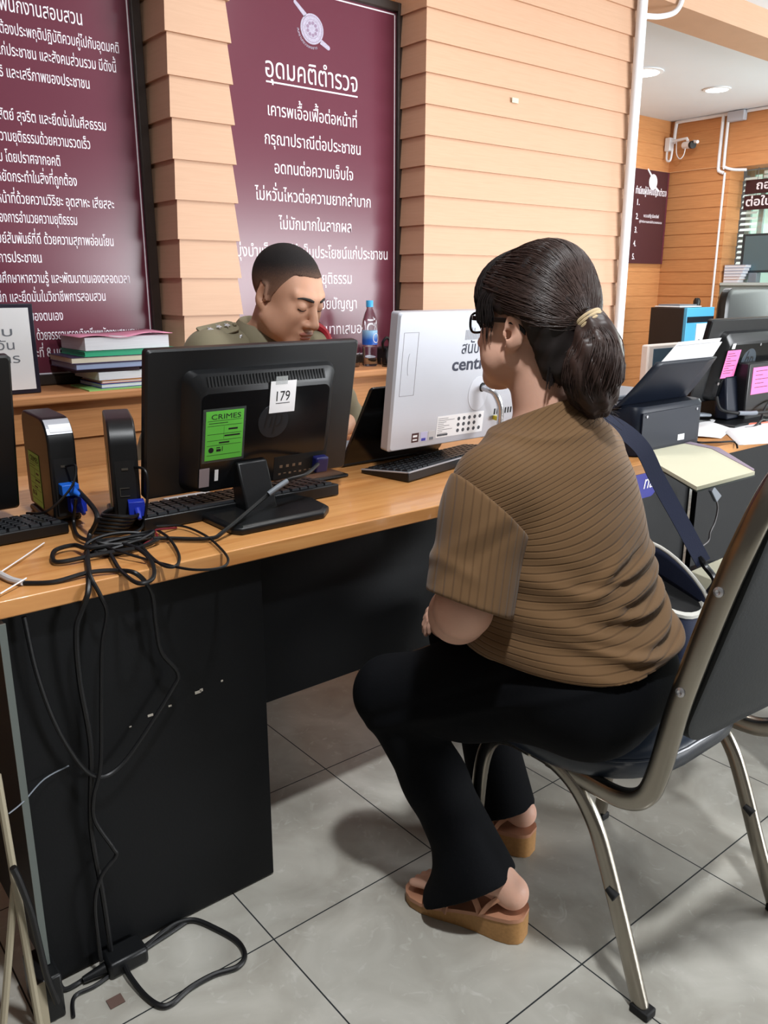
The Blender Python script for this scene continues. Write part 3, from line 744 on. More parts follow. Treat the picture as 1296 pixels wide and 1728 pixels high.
# round grey mat under the keyboard end
mp_ = MB(); mp_.lathe([(0.0, 0.0), (0.095, 0.0), (0.097, 0.002), (0.095, 0.003), (0.0, 0.003)], 40, (1.60, 1.50, 0.7402)); tag(mp_.build('mouse_mat', mat('grey_felt', (120, 124, 130), 0.8, noise=(90, 0.08, (1, 1, 1)))), 'round grey mouse mat under the right end of the silver rimmed keyboard', 'mat')
# dark slab and papers behind the middle keyboard
tb = thing('tablet', 'flat black tablet lying behind the middle keyboard', 'tablet', (1.12, 1.64, 0.741))
MB().box((1.02, 1.605, 0.7412), (1.19, 1.70, 0.7492)).build('case', M_black, tb, bevel=0.003); MB().box((1.026, 1.611, 0.7490), (1.184, 1.694, 0.7496)).build('screen', M_blackgloss, tb)
tag(MB().box((0.735, 1.615, 0.7405), (0.845, 1.685, 0.7435)).build('note_paper', M_paper), 'small white note paper lying under the 179 monitor', 'paper')

# ------------------------------------------------------------------ cables
CB = {'long_black': [(0.328, 1.319, 0.744), (0.37, 1.291, 0.744), (0.426, 1.289, 0.748), (0.469, 1.273, 0.746), (0.486, 1.236, 0.746), (0.518, 1.262, 0.699), (0.521, 1.262, 0.644), (0.527, 1.262, 0.587), (0.554, 1.262, 0.539), (0.541, 1.262, 0.509), (0.468, 1.262, 0.425), (0.429, 1.262, 0.394), (0.398, 1.262, 0.394), (0.371, 1.262, 0.429), (0.341, 1.262, 0.511), (0.322, 1.266, 0.61), (0.315, 1.272, 0.705)],
'thick_client': [(0.52, 1.595, 0.815), (0.509, 1.464, 0.794), (0.495, 1.474, 0.752), (0.459, 1.389, 0.747), (0.425, 1.286, 0.747), (0.409, 1.252, 0.727), (0.398, 1.257, 0.699), (0.386, 1.257, 0.666), (0.384, 1.260, 0.58), (0.392, 1.265, 0.45), (0.380, 1.270, 0.30), (0.388, 1.272, 0.15), (0.392, 1.272, 0.02)],
'drop': [(0.461, 1.389, 0.752), (0.423, 1.277, 0.75), (0.429, 1.254, 0.718), (0.438, 1.258, 0.683), (0.425, 1.258, 0.629), (0.415, 1.258, 0.536), (0.403, 1.258, 0.418), (0.386, 1.258, 0.362), (0.384, 1.258, 0.316), (0.409, 1.258, 0.251), (0.413, 1.258, 0.231), (0.384, 1.258, 0.203), (0.368, 1.258, 0.149), (0.37, 1.262, 0.03)],
'loopA': [(0.506, 1.562, 0.804), (0.502, 1.577, 0.754), (0.482, 1.494, 0.75), (0.496, 1.435, 0.75), (0.524, 1.366, 0.756), (0.532, 1.31, 0.752), (0.516, 1.239, 0.75), (0.492, 1.193, 0.748), (0.469, 1.194, 0.747), (0.47, 1.261, 0.747), (0.482, 1.325, 0.748), (0.496, 1.385, 0.748)],
'monitor_lead': [(0.535, 1.342, 0.754), (0.475, 1.365, 0.75), (0.411, 1.374, 0.747), (0.404, 1.4, 0.747), (0.422, 1.437, 0.75), (0.454, 1.438, 0.752), (0.464, 1.392, 0.756), (0.514, 1.382, 0.756), (0.589, 1.396, 0.748), (0.665, 1.338, 0.747), (0.702, 1.338, 0.756), (0.825, 1.395, 0.79), (0.873, 1.395, 0.815), (0.925, 1.40, 0.820), (0.985, 1.44, 0.828)],
'client_lead': [(0.603, 1.512, 0.862), (0.612, 1.475, 0.86), (0.612, 1.47, 0.82), (0.6, 1.475, 0.754), (0.57, 1.45, 0.748), (0.542, 1.322, 0.748), (0.535, 1.246, 0.748), (0.552, 1.232, 0.747), (0.581, 1.282, 0.748), (0.607, 1.378, 0.75), (0.615, 1.454, 0.748)],
'loopB': [(0.622, 1.465, 0.75), (0.664, 1.441, 0.748), (0.67, 1.359, 0.748), (0.656, 1.272, 0.747), (0.635, 1.205, 0.747), (0.605, 1.177, 0.747), (0.565, 1.198, 0.747), (0.538, 1.263, 0.747), (0.5, 1.349, 0.754), (0.485, 1.419, 0.756)],
'thin_client': [(0.508, 1.608, 0.860), (0.515, 1.57, 0.865), (0.495, 1.55, 0.83), (0.45, 1.56, 0.79), (0.434, 1.638, 0.772)],
'red': [(0.551, 1.374, 0.744), (0.573, 1.387, 0.75), (0.6, 1.414, 0.746), (0.606, 1.434, 0.752), (0.639, 1.445, 0.747), (0.656, 1.45, 0.744)],
'floor1': [(0.438, 1.259, 0.012), (0.467, 1.272, 0.006), (0.499, 1.282, 0.006), (0.529, 1.282, 0.008), (0.557, 1.27, 0.006), (0.578, 1.225, 0.006), (0.594, 1.172, 0.006), (0.588, 1.133, 0.006), (0.563, 1.118, 0.006), (0.522, 1.129, 0.006), (0.475, 1.129, 0.006), (0.437, 1.119, 0.006), (0.419, 1.128, 0.006), (0.408, 1.164, 0.006), (0.402, 1.215, 0.012), (0.404, 1.245, 0.016)],
'floor2': [(0.542, 1.278, 0.005), (0.502, 1.271, 0.005), (0.473, 1.267, 0.005), (0.427, 1.259, 0.005), (0.353, 1.241, 0.005), (0.312, 1.24, 0.005), (0.296, 1.20, 0.005)],
'floor3': [(0.387, 1.254, 0.02), (0.359, 1.27, 0.006), (0.325, 1.264, 0.006), (0.303, 1.266, 0.006), (0.298, 1.276, 0.02)],
'left_black': [(0.236, 1.20, 0.333), (0.243, 1.20, 0.302), (0.253, 1.20, 0.24), (0.257, 1.20, 0.191), (0.263, 1.20, 0.115), (0.275, 1.205, 0.045)]}
def cable(key, r, label, m=M_cable, seg=8, fine=7, name='cable', group='black cables around the desk'):
    o = MB().tube(spline(CB[key], fine), r, seg).build(name, m, None, smooth=True)
    return tag(o, label, 'cable', group)
cable('long_black', 0.0040, 'black cable from the white sleeve, sagging in a loop before the desk panel')
cable('thick_client', 0.0048, 'thick black cable from the left thin client running straight over the desk edge')
cable('drop', 0.0036, 'black cable hanging from the desk edge down to the floor')
cable('loopA', 0.0036, 'black cable loop overhanging the desk edge below the thin clients')
cable('monitor_lead', 0.0042, 'black cable from the 179 monitor neck to the coil on the desk')
cable('client_lead', 0.0028, 'thin black lead falling from the right thin client to the desk edge')
cable('loopB', 0.0024, 'thin black wire loop reaching furthest right over the desk edge')
cable('thin_client', 0.0022, 'thin black wire slanting from the left thin client to the corner keyboard')
cable('floor1', 0.0050, 'thick black cord looping widely over the floor tiles')
cable('floor2', 0.0036, 'black cord lying along the foot of the desk panel')
cable('floor3', 0.0042, 'short black cord curving from the adapter to the desk foot')
cable('left_black', 0.0055, 'thick black cable slanting past the cream legs at far left')
cable('red', 0.0022, 'thin dark red wire curled among black cables', mat('dark_red_wire', (110, 24, 36), 0.4), group=None)
sl = MB().tube(spline([(0.30, 1.46, 0.744), (0.312, 1.383, 0.746), (0.319, 1.34, 0.746), (0.330, 1.314, 0.746)], 6), 0.0052, 8).build('cable_sleeve', mat('white_sleeve', (190, 186, 186), 0.5), None, smooth=True)
tag(sl, 'white sleeve on the cable at the left desk edge', 'cable')
ms = MB().tube(spline([(0.832, 1.393, 0.795), (0.852, 1.3905, 0.806), (0.876, 1.3915, 0.8155)], 6), 0.0056, 10).build('cable_sleeve', M_grey, None, smooth=True)
tag(ms, 'grey sleeve on the cable in front of the 179 monitor neck', 'cable')
for pts, lab in (([(0.315, 1.386, 0.746), (0.369, 1.445, 0.746), (0.423, 1.506, 0.746)], 'long thin white wire on the desk near the corner keyboard'), ([(0.288, 1.284, 0.746), (0.337, 1.318, 0.7505)], 'short thin white wire at the left desk edge')):
    tag(MB().tube(pts, 0.0012, 6).build('wire', M_paper), lab, 'cable')
tag(MB().tube(spline([(0.247, 1.232, 0.406), (0.274, 1.246, 0.409), (0.317, 1.28, 0.414), (0.359, 1.284, 0.42)], 5), 0.0012, 6).build('wire', M_grey), 'thin grey wire slanting across the black desk panel', 'cable')
# tied coil of spare lead below the thin clients
co = MB()
for k in range(7):
    a = k*0.9; pts = []
    for i in range(20):
        th = 2*PI*i/20
        pts.append((0.528+0.055*math.cos(th)*(1+0.06*math.sin(3*a))+0.006*math.sin(a), 1.395+0.018*math.sin(th)+0.012*math.sin(a*1.7)+0.10*0, 0.7475+0.006*(k % 3)+0.004*math.sin(th*2+a)))
    co.loft(ring_path(spline(pts, 2, True), [0.0033]*40, 7), cap=False, closed=True)
tag(co.build('cable_coil', M_cable, None, smooth=True), 'flattened coil of spare black lead on the desk below the thin clients', 'cable')
co = MB()
for k in range(6):
    pts = [(0.545+0.032*math.cos(2*PI*i/18)+0.004*k % 3, 1.515+0.038*math.sin(2*PI*i/18)-0.004*k, 0.746+0.007*k+0.003*math.sin(4*PI*i/18)) for i in range(18)]
    co.loft(ring_path(spline(pts, 2, True), [0.0035]*36, 7), cap=False, closed=True)
tag(co.build('cable_coil', M_cable, None, smooth=True), 'dark heap of coiled lead pushed between the two thin clients', 'cable')
pb = thing('power_adapter', 'black power adapter on the floor against the desk panel', 'adapter', (0.405, 1.262, 0))
MB().box((0.375, 1.235, 0.0), (0.448, 1.285, 0.032)).build('case', M_black, pb, bevel=0.006)
MB().cyl((0.375, 1.258, 0.014), (0.335, 1.262, 0.009), 0.011, 0.006, 12).build('plug', M_black, pb, smooth=True)
tagp = MB().box((0.352, 1.178, 0.001), (0.378, 1.200, 0.0025)).build('cable_tag', mat('brown_tag', (96, 74, 66), 0.7)); tag(tagp, 'small brown paper tag on the floor by the power adapter', 'tag')
fs = thing('folding_stand', 'cream metal stand legs crossing beside the black desk panel', 'stand', (0.2, 1.21, 0))
for p, q in (((0.2375, 1.228, 0.48), (0.2445, 1.206, 0.0)), ((0.2405, 1.226, 0.285), (0.188, 1.226, 0.0))):
    MB().tube([p, q], 0.0062, 8).build('leg', M_creampole, fs, smooth=True)
# ------------------------------------------------------------------ things on the ledge
M_navyframe = mat('dark_frame', (30, 28, 44), 0.35)
pf = thing('photo_frame', 'dark framed notice standing on the ledge at far left', 'frame', (0.66, 2.68, 0.8755))
MB().box((0.50, 2.675, 0.877), (0.795, 2.690, 1.146)).build('frame', M_navyframe, pf, bevel=0.002)
MB().box((0.512, 2.6735, 0.890), (0.781, 2.6755, 1.134)).build('notice_paper', M_paper, pf)
for s, xr, z, wd in (('ใส่ใบ', .728, 1.052, .11), ('ประจำวัน', .730, 1.012, .16), ('กร', .742, .972, .05)):
    thai(s, .038, wd, xr, 2.6733, z, pf, 'RIGHT', M_inkgrey, 'notice_lettering', bold=0)

def book(label, x0, x1, y0, y1, z0, z1, rz, cover, page=None, cat='book', name='book', grp='papers and books stacked on the ledge', covers=True):
    t = thing(name, label, cat, ((x0+x1)/2, (y0+y1)/2, z0), rz, grp)
    c = Vector(((x0+x1)/2, (y0+y1)/2, 0))
    T = Matrix.Translation(c) @ Matrix.Rotation(rz, 4, 'Z') @ Matrix.Translation(-c)
    e = 0.0016
    if z1-z0 < 0.006:
        MB().box((x0, y0, z0), (x1, y1, z1), T).build('cover', cover, t); return t
    MB().box((x0+.003, y0+.002, z0+e), (x1-.002, y1-.003, z1-e), T).build('pages', page or M_pages, t)
    b = MB()
    if covers:
        b.box((x0, y0, z0), (x1, y1, z0+e), T).box((x0, y0, z1-e), (x1, y1, z1), T)
        b.build('cover', cover, t)
    return t
M_pages = mat('paper_edges', (222, 222, 228), 0.8, noise=(60, 0.07, (0.2, 0.2, 9)))
M_pagesw = mat('warm_paper_edges', (216, 208, 186), 0.8, noise=(60, 0.06, (0.2, 0.2, 9)))
M_pinkpaper = mat('pink_paper', (226, 150, 178), 0.7)
M_cgreen = mat('green_cover', (54, 170, 128), 0.45)
M_cpurple = mat('purple_cover', (62, 50, 84), 0.4)
M_cdark = mat('dark_maroon_cover', (56, 34, 44), 0.4)
M_corange = mat('orange_cover', (230, 158, 82), 0.5)
M_cblue = mat('blue_cover', (36, 52, 160), 0.4)
M_clgreen = mat('light_green_cover', (150, 206, 120), 0.5)
M_cgrey = mat('grey_blue_cover', (150, 164, 196), 0.5)
Z = 0.8755
book('pale green folder at the very bottom of the ledge stack, corner hanging over', .925, 1.20, 2.605, 2.80, Z, Z+.004, -.04, M_clgreen, cat='folder', name='folder')
book('thin blue and white book, second from bottom of the ledge stack', .965, 1.24, 2.63, 2.82, Z+.0045, Z+.0185, .02, M_cblue)
book('orange covered book low in the ledge stack, third from bottom', .975, 1.25, 2.635, 2.83, Z+.019, Z+.027, -.02, M_corange)
book('thick white paper block above the orange book in the ledge stack', .960, 1.245, 2.64, 2.85, Z+.0275, Z+.056, .03, M_paper, covers=False)
book('dark maroon booklet jutting out mid stack on the ledge', .90, 1.11, 2.64, 2.85, Z+.0565, Z+.066, -.05, M_cdark, M_cdark)
book('white paper block at the right of the maroon booklet in the ledge stack', 1.125, 1.265, 2.64, 2.85, Z+.0565, Z+.084, .02, M_paper, covers=False)
book('grey blue book above the maroon booklet in the ledge stack', .890, 1.115, 2.63, 2.86, Z+.0665, Z+.085, .02, M_cpurple, M_cgrey)
book('wide cream paged book just under the thick white block on the ledge', .885, 1.225, 2.635, 2.86, Z+.0855, Z+.105, -.02, M_cpurple, M_pagesw)
book('green covered book under the topmost paper block on the ledge', .925, 1.245, 2.635, 2.86, Z+.1055, Z+.122, .0, M_cgreen, M_cgreen)
book('thick white paper block second from top of the ledge stack', .925, 1.215, 2.640, 2.85, Z+.1225, Z+.166, .03, M_paper, covers=False)
pk = MB(); n = 12
pk.grid([[(.915+.31*i/n, 2.632+.22*j/3, Z+.1665+.005*math.sin(i*.9)*(1-j/3)+.009*(i/n)**3) for j in range(4)] for i in range(n+1)])
o = pk.build('paper_sheet', M_pinkpaper, None, smooth=True); o.modifiers.new('thickness', 'SOLIDIFY').thickness = 0.001
tag(o, 'wavy pink sheet lying on top of the ledge stack', 'paper', 'papers and books stacked on the ledge')

# bottle of water, a plain glass beside it, white cup, small dark camera
M_clear = mat('clear_plastic', (245, 248, 250), 0.04, trans=1.0, ior=1.15)
M_water = mat('water', (240, 246, 250), 0.0, trans=1.0, ior=1.2)
bo = thing('water_bottle', 'clear water bottle with blue label and cap on the ledge', 'bottle', (2.136, 2.725, Z))
prof = [(0.0, 0.001), (0.026, 0.001), (0.031, 0.006), (0.031, 0.03), (0.029, 0.034), (0.031, 0.038), (0.031, 0.085), (0.0305, 0.135), (0.032, 0.160), (0.030, 0.182), (0.021, 0.212), (0.0125, 0.230), (0.012, 0.250), (0.0, 0.250)]
MB().lathe(prof, 32, (2.136, 2.725, Z)).build('body', M_clear, bo, smooth=True)
MB().lathe([(0.0145, 0.238), (0.0145, 0.262), (0.013, 0.264), (0.0, 0.264)], 24, (2.136, 2.725, Z)).build('cap', mat('sky_blue_cap', (62, 168, 226), 0.4), bo, smooth=True)
m = mat('blue_bottle_label', (40, 130, 215), 0.35)
nt = m.node_tree; tc = nt.nodes.new('ShaderNodeTexCoord'); sp = nt.nodes.new('ShaderNodeSeparateXYZ'); nt.links.new(tc.outputs['Generated'], sp.inputs[0])
rp = nt.nodes.new('ShaderNodeValToRGB'); rp.color_ramp.elements[0].position = 0.35; rp.color_ramp.elements[0].color = (*lin((28, 92, 190)), 1); rp.color_ramp.elements[1].position = 0.95; rp.color_ramp.elements[1].color = (*lin((150, 200, 236)), 1)
nt.links.new(sp.outputs[2], rp.inputs['Fac']); nt.links.new(rp.outputs['Color'], nt.nodes['Principled BSDF'].inputs['Base Color'])
lb = MB().lathe([(0.0318, 0.088), (0.0318, 0.145)], 32, (2.136, 2.725, Z)).build('label', m, bo, smooth=True)
lg = MB(); 
lg.loft([[(2.145+0.017*f*math.cos(2*PI*i/24), 2.725-0.0325*math.cos(0.3+0.5*f*math.cos(2*PI*i/24)), Z+0.115+0.020*f*math.sin(2*PI*i/24)) for i in range(24)] for f in (0.86, 1.0)], cap=False)
lg.build('label_ring', M_paper, lb)
MB().lathe([(0.0, 0.003), (0.0285, 0.003), (0.0285, 0.080), (0.0, 0.080)], 28, (2.136, 2.725, Z)).build('water', M_water, bo, smooth=True)
gl = thing('drinking_glass', 'plain clear glass tucked left of the water bottle', 'glass', (2.062, 2.74, Z))
MB().lathe([(0.0, 0.0005), (0.025, 0.0005), (0.029, 0.09), (0.0275, 0.09), (0.0238, 0.006), (0.0, 0.006)], 28, (2.062, 2.74, Z)).build('body', M_clear, gl, smooth=True)
cup = thing('cup', 'white cup on the ledge behind the officer', 'cup', (1.90, 2.72, Z))
MB().lathe([(0.0, 0.0005), (0.025, 0.0005), (0.034, 0.125), (0.0315, 0.125), (0.023, 0.006), (0.0, 0.006)], 28, (1.90, 2.72, Z)).build('body', M_paper, cup, smooth=True)
kc = thing('camera', 'small black camera with a loose strap on the ledge, right of the bottle', 'camera', (2.25, 2.73, Z))
MB().box((2.205, 2.70, Z), (2.325, 2.77, Z+.075)).build('body', M_black, kc, bevel=0.010)
MB().cyl((2.235, 2.705, Z+.035), (2.232, 2.66, Z+.033), 0.026, 0.024, 20).build('lens', M_blackgloss, kc, smooth=True)
MB().tube(spline([(2.206, 2.72, Z+.06), (2.185, 2.70, Z+.095), (2.200, 2.69, Z+.115), (2.215, 2.69, Z+.09), (2.19, 2.68, Z+.04), (2.20, 2.67, Z+.008), (2.26, 2.655, Z+.006)], 6), 0.006, 8).build('strap', M_cable, kc, smooth=True)
MB().box((2.262, 2.698, Z+.05), (2.300, 2.701, Z+.056)).build('name_plate', mat('teal_mark', (110, 170, 150), 0.4), kc)
jar = thing('plastic_tub', 'low clear plastic tub between the bottle and the camera', 'tub', (2.185, 2.70, Z))
MB().lathe([(0.0, 0.0005), (0.022, 0.0005), (0.025, 0.035), (0.0235, 0.035), (0.021, 0.004), (0.0, 0.004)], 24, (2.178, 2.665, Z)).build('body', M_clear, jar, smooth=True)

# ------------------------------------------------------------------ right hand desk
M_bluish = mat('blue_black_plastic', (17, 23, 36), 0.42, spec=0.3, noise=(6, 0.1, (1, 1, 1)))
pt = thing('printer', 'blue black printer seen from behind with a raised paper tray', 'printer', (2.1, 1.5, 0.74))
b = MB(); b.loft([[(x, y, z) for x, y in rrect(0.335, 0.43, 0.03, 5, 2.105, 1.507)] for z in (0.744, 0.83, 0.868)]+[[(x, y, 0.878) for x, y in rrect(0.325, 0.42, 0.03, 5, 2.105, 1.507)]])
b.build('body', M_bluish, pt, smooth=True, angle=35)
MB().box((1.955, 1.2885, 0.76), (2.240, 1.2925, 0.862)).build('rear_panel', M_bluish, pt, bevel=0.001)
for x in (1.972, 2.222):
    MB().cyl((x, 1.2895, 0.852), (x, 1.286, 0.852), 0.004, None, 12).build('screw', M_rod, pt, smooth=True)
MB().box((2.135, 1.2875, 0.768), (2.168, 1.2887, 0.785)).build('rating_label', M_paper, pt)
MB().box((1.965, 1.42, 0.877), (2.245, 1.69, 0.892)).build('scanner_lid', M_grey, pt, bevel=0.004)
tr = MB(); n = 10
def trp(u, v):
    y = 1.335-0.055*v**1.4+0.03*(1-v)**3; z = 0.868+0.132*v
    x0 = 1.945+0.035*v**2-0.03*(1-v)**2; x1 = 2.285-0.02*(1-v)
    return (x0+(x1-x0)*u, y, z)
tr.grid([[trp(i/8, j/n) for j in range(n+1)] for i in range(9)])
o = tr.build('paper_tray', M_bluish, pt, smooth=True); sm = o.modifiers.new('thickness', 'SOLIDIFY'); sm.thickness = 0.004
for k, (dx, dz, sk) in enumerate(((0, 0, 0.03), (0.012, 0.010, 0.05))):
    q = MB()
    q.hexa([(1.975+dx, 1.312+.004*k, 0.94), (2.262+dx, 1.312+.004*k, 0.94), (2.262+dx, 1.314+.004*k, 0.94), (1.975+dx, 1.314+.004*k, 0.94),
            (2.00+dx+sk, 1.258+.010*k, 1.040+dz), (2.270+dx, 1.258+.010*k, 1.043+dz), (2.270+dx, 1.260+.010*k, 1.043+dz), (2.00+dx+sk, 1.260+.010*k, 1.040+dz)])
    tag(q.build('paper_stack', M_paper), ('white paper standing in the printer tray, front sheet', 'white paper standing in the printer tray, rear sheet just showing')[k], 'paper', 'paper in the printer tray')

ws = thing('screen', 'white edged screen standing behind the printer paper tray', 'screen', (2.72, 1.70, 0.74))
MB().box((2.555, 1.685, 0.76), (3.02, 1.715, 0.998)).build('frame', mat('peach_white_frame', (236, 222, 212), 0.4), ws, bevel=0.006)
MB().box((2.585, 1.6825, 0.79), (3.0, 1.6855, 0.984)).build('glass', mat('dusky_glass', (74, 92, 106), 0.12), ws, bevel=0.001)
MB().box((2.70, 1.66, 0.7415), (2.90, 1.78, 0.762)).build('foot', M_white, ws, bevel=0.004)

rm = thing('monitor', 'black monitor on the right with a pink note on its back', 'monitor', (2.8, 1.47, 0.74))
Mr = plane_M((2.545, 1.505, 0.812), (1, 0, 0), (0, -0.055, 0.275))
hump, (hu0, hv0, hu1, hv1) = monitor_back(rm, Mr, 0.50, 0.284, 0.030, vents=False)
M_pink = mat('pink_note', (236, 112, 172), 0.6)
def pink_note(parent, M, u0, v0, u1, v1, d):
    g = MB(); lbox(g, u0, v0, u1, v1, d, d+0.0006, M); s = g.build('note', M_pink, parent); s['label'] = 'pink printed note'
    q = MB(); lines(q, M, u0+.008, u1-.008, v1-.012, d+0.0006, [.6, .8, .3, .9, .5, .9, .4, .9, .7], 0.0018, (v1-v0-.02)/9)
    q.build('note_print', M_ink, s)
pink_note(rm, Mr, 0.092, 0.092, 0.178, 0.187, 0.0315)
hp_logo(rm, Mr, 0.247, 0.140, 0.048, 0.0316, mat('logo_disc_grey', (62, 70, 78), 0.3))
g = MB(); lbox(g, 0.112, 0.192, 0.132, 0.210, 0.0316, 0.0322, Mr); g.build('white_label', M_paper, rm)
for u, v in ((0.335, 0.095), (0.09, 0.074), (0.30, 0.20)):
    g = MB(); g.cyl(Mr @ Vector((u, v, 0.0310)), Mr @ Vector((u, v, 0.0335)), 0.005, None, 10); g.build('screw', M_rod, rm)
g = MB(); lbox(g, 0.250, 0.03, 0.275, 0.062, 0.028, 0.045, Mr); g.build('video_plug', M_blue, rm, bevel=0.004)
MB().hexa([(2.665, 1.43, 0.755), (2.795, 1.43, 0.755), (2.795, 1.48, 0.755), (2.665, 1.48, 0.755), (2.67, 1.452, 0.90), (2.79, 1.452, 0.90), (2.79, 1.49, 0.90), (2.67, 1.49, 0.90)]).build('stand_neck', M_bluish, rm, bevel=0.006)
MB().box((2.59, 1.36, 0.741), (2.87, 1.56, 0.754)).build('stand_base', M_black, rm, bevel=0.005)
bx = thing('thin_client', 'black box with a pink note, at the right edge beyond the right monitor', 'computer', (2.85, 1.45, 0.74), group=None)
MB().box((2.74, 1.41, 0.7415), (3.10, 1.62, 0.945)).build('case', M_black, bx, bevel=0.006)
MB().box((2.765, 1.4085, 0.836), (2.895, 1.4102, 0.928)).build('note', M_pink, bx)
q = MB(); lines(q, frame_M((2.765, 1.4085, 0.836), (1, 0, 0), (0, 0, 1)), 0.02, 0.12, 0.078, 0.0, [.8, .5, .9, .6, .9], 0.002, 0.014); q.build('note_print', M_ink, bx)
for i, (pts, r, lab) in enumerate(((([(2.735, 1.40, 0.80), (2.68, 1.40, 0.775), (2.66, 1.405, 0.79), (2.72, 1.40, 0.80)]), 0.005, 'short black lead across the right monitor stand'),
        ([(2.60, 1.44, 0.84), (2.60, 1.42, 0.80), (2.66, 1.385, 0.785), (2.78, 1.36, 0.78), (2.95, 1.36, 0.775), (3.1, 1.38, 0.76)], 0.0055, 'black cable drooping from the right monitor towards the photo edge'),
        ([(2.70, 1.33, 0.745), (2.76, 1.36, 0.757), (2.86, 1.39, 0.80), (2.95, 1.38, 0.80), (3.05, 1.35, 0.75)], 0.004, 'black cable arching over the clutter right of the right monitor stand'),
        ([(2.62, 1.34, 0.745), (2.66, 1.33, 0.747), (2.74, 1.345, 0.76), (2.80, 1.35, 0.747), (2.92, 1.335, 0.746)], 0.004, 'black cable lying in front of the right monitor foot'))):
    if i == 0: continue
    tag(MB().tube(spline(pts, 6), r, 8).build('cable', M_cable, None, smooth=True), lab, 'cable', 'black cables around the desk')
tag(MB().tube(spline([(2.655, 1.386, 0.786), (2.70, 1.372, 0.783), (2.735, 1.366, 0.782)], 4), 0.0075, 8).build('cable_sleeve', M_grey, None, smooth=True), 'grey sleeve on the cable before the right monitor stand', 'cable')
pn = thing('pen', 'coral pen lying on the right desk past the white papers', 'pen', (2.72, 1.33, 0.745))
MB().cyl((2.66, 1.372, 0.7465), (2.86, 1.31, 0.7465), 0.006, None, 12).build('barrel', mat('coral_plastic', (226, 120, 98), 0.4), pn, smooth=True)
MB().cyl((2.66, 1.372, 0.7465), (2.648, 1.3757, 0.7465), 0.005, 0.0015, 12).build('tip', M_rod, pn, smooth=True)
hb = thing('stapler', 'dark clutter of small tools between the printer and the right monitor', 'tool', (2.52, 1.50, 0.74))
MB().hexa([(2.46, 1.50, 0.742), (2.62, 1.46, 0.742), (2.63, 1.50, 0.742), (2.47, 1.54, 0.742), (2.46, 1.50, 0.775), (2.62, 1.46, 0.757), (2.63, 1.50, 0.757), (2.47, 1.54, 0.775)]).build('body', M_black, hb, bevel=0.004)
MB().hexa([(2.455, 1.50, 0.779), (2.62, 1.46, 0.768), (2.63, 1.50, 0.768), (2.465, 1.54, 0.779), (2.455, 1.50, 0.792), (2.62, 1.46, 0.778), (2.63, 1.50, 0.778), (2.465, 1.54, 0.792)]).build('handle', M_grey, hb, bevel=0.004)

def sheet(name, label, pts, z, m, cat='paper', group=None, wave=0.004):
    """four corner points -> a softly lifted sheet"""
    a, b, c, d = [Vector((*p[:2], p[2] if len(p) > 2 else z)) for p in pts]
    n = 14; P = []
    for i in range(n+1):
        r = []
        for j in range(n+1):
            u, v = i/n, j/n
            q = (a*(1-u)+b*u)*(1-v)+(d*(1-u)+c*u)*v
            q.z += wave*math.sin(PI*u)*math.sin(2.2*v+0.4)
            r.append(tuple(q))
        P.append(r)
    mb = MB().grid(P)
    o = mb.build(name, m, None, smooth=True); o.modifiers.new('thickness', 'SOLIDIFY').thickness = 0.0012
    return tag(o, label, cat, group)
sheet('paper_sheet', 'large white sheet on the right desk, its corner beside the printer', [(2.40, 1.30), (2.30, 1.42), (2.78, 1.62), (2.86, 1.46)], 0.7425, M_paper, group='loose white papers', wave=0.012)
sheet('paper_sheet', 'white sheet overhanging the right desk edge at the photo edge', [(2.32, 1.20, .7455), (2.60, 1.05, .7465), (2.92, 1.30, .7445), (2.60, 1.42, .7435)], 0.746, M_paper, group='loose white papers', wave=0.006)
tag(MB().tube(spline([(2.36, 1.36, 0.747), (2.26, 1.30, 0.747), (2.30, 1.255, 0.748), (2.36, 1.236, 0.745), (2.37, 1.228, 0.725)], 6), 0.003, 8).build('cable', M_cable, None, smooth=True), 'short black lead crossing the right desk edge by the ledger', 'cable')

# open ledger overhanging the desk
lg = thing('ledger', 'open ledger with cream page and dark green cover jutting over the desk edge', 'book', (1.95, 1.12, 0.745))
page = [(2.005, 1.300), (2.105, 1.302), (2.180, 1.292), (2.163, 1.192), (1.975, 0.972), (1.716, 0.975), (1.875, 1.189)]
def ngon(mb, poly, z0, z1): return mb.prism(poly, 'z', z0, z1)
cpt = Vector((1.95, 1.12))
ngon(MB(), [tuple(cpt+(Vector(p)-cpt)*1.012) for p in page], 0.7412, 0.7445).build('cover', mat('dark_green_cover', (22, 36, 30), 0.5), lg)
ngon(MB(), page, 0.7446, 0.7535).build('page_block', M_cream, lg)
ngon(MB(), [(2.163, 1.197), (1.975, 0.974), (1.996, 0.985), (2.192, 1.190), (2.212, 1.296), (2.183, 1.296)], 0.7536, 0.7550).build('page_flap', mat('mauve_page', (150, 134, 150), 0.8), lg)
sgn = thing('sign', 'blue rounded sign ending in white letters na on the desk front', 'sign', (1.99, 1.29, 0.66))
ms_ = MB(); pts = rrect(0.165, 0.080, 0.028, 6, 1.965, 0.660)
ms_.prism(pts, 'y', 1.288, 1.2985); ms_.build('plate', mat('royal_blue', (22, 27, 140), 0.35), sgn)
text_mesh('lettering', 'na', 0.060, M_letter, sgn, frame_M((2.033, 1.2873, 0.647), (1, 0, 0), (0, 0, 1)), 'RIGHT', 0.0004, width=0.050, shear=0.25)
us = thing('usb_plug', 'grey labelled cable plug dangling below the ledger', 'plug', (2.2, 1.19, 0.6))
MB().hexa([(2.178, 1.19, .628), (2.214, 1.19, .590), (2.214, 1.202, .590), (2.178, 1.202, .628), (2.192, 1.19, .640), (2.238, 1.19, .606), (2.238, 1.202, .606), (2.192, 1.202, .640)]).build('plug_body', M_grey, us, bevel=0.002)
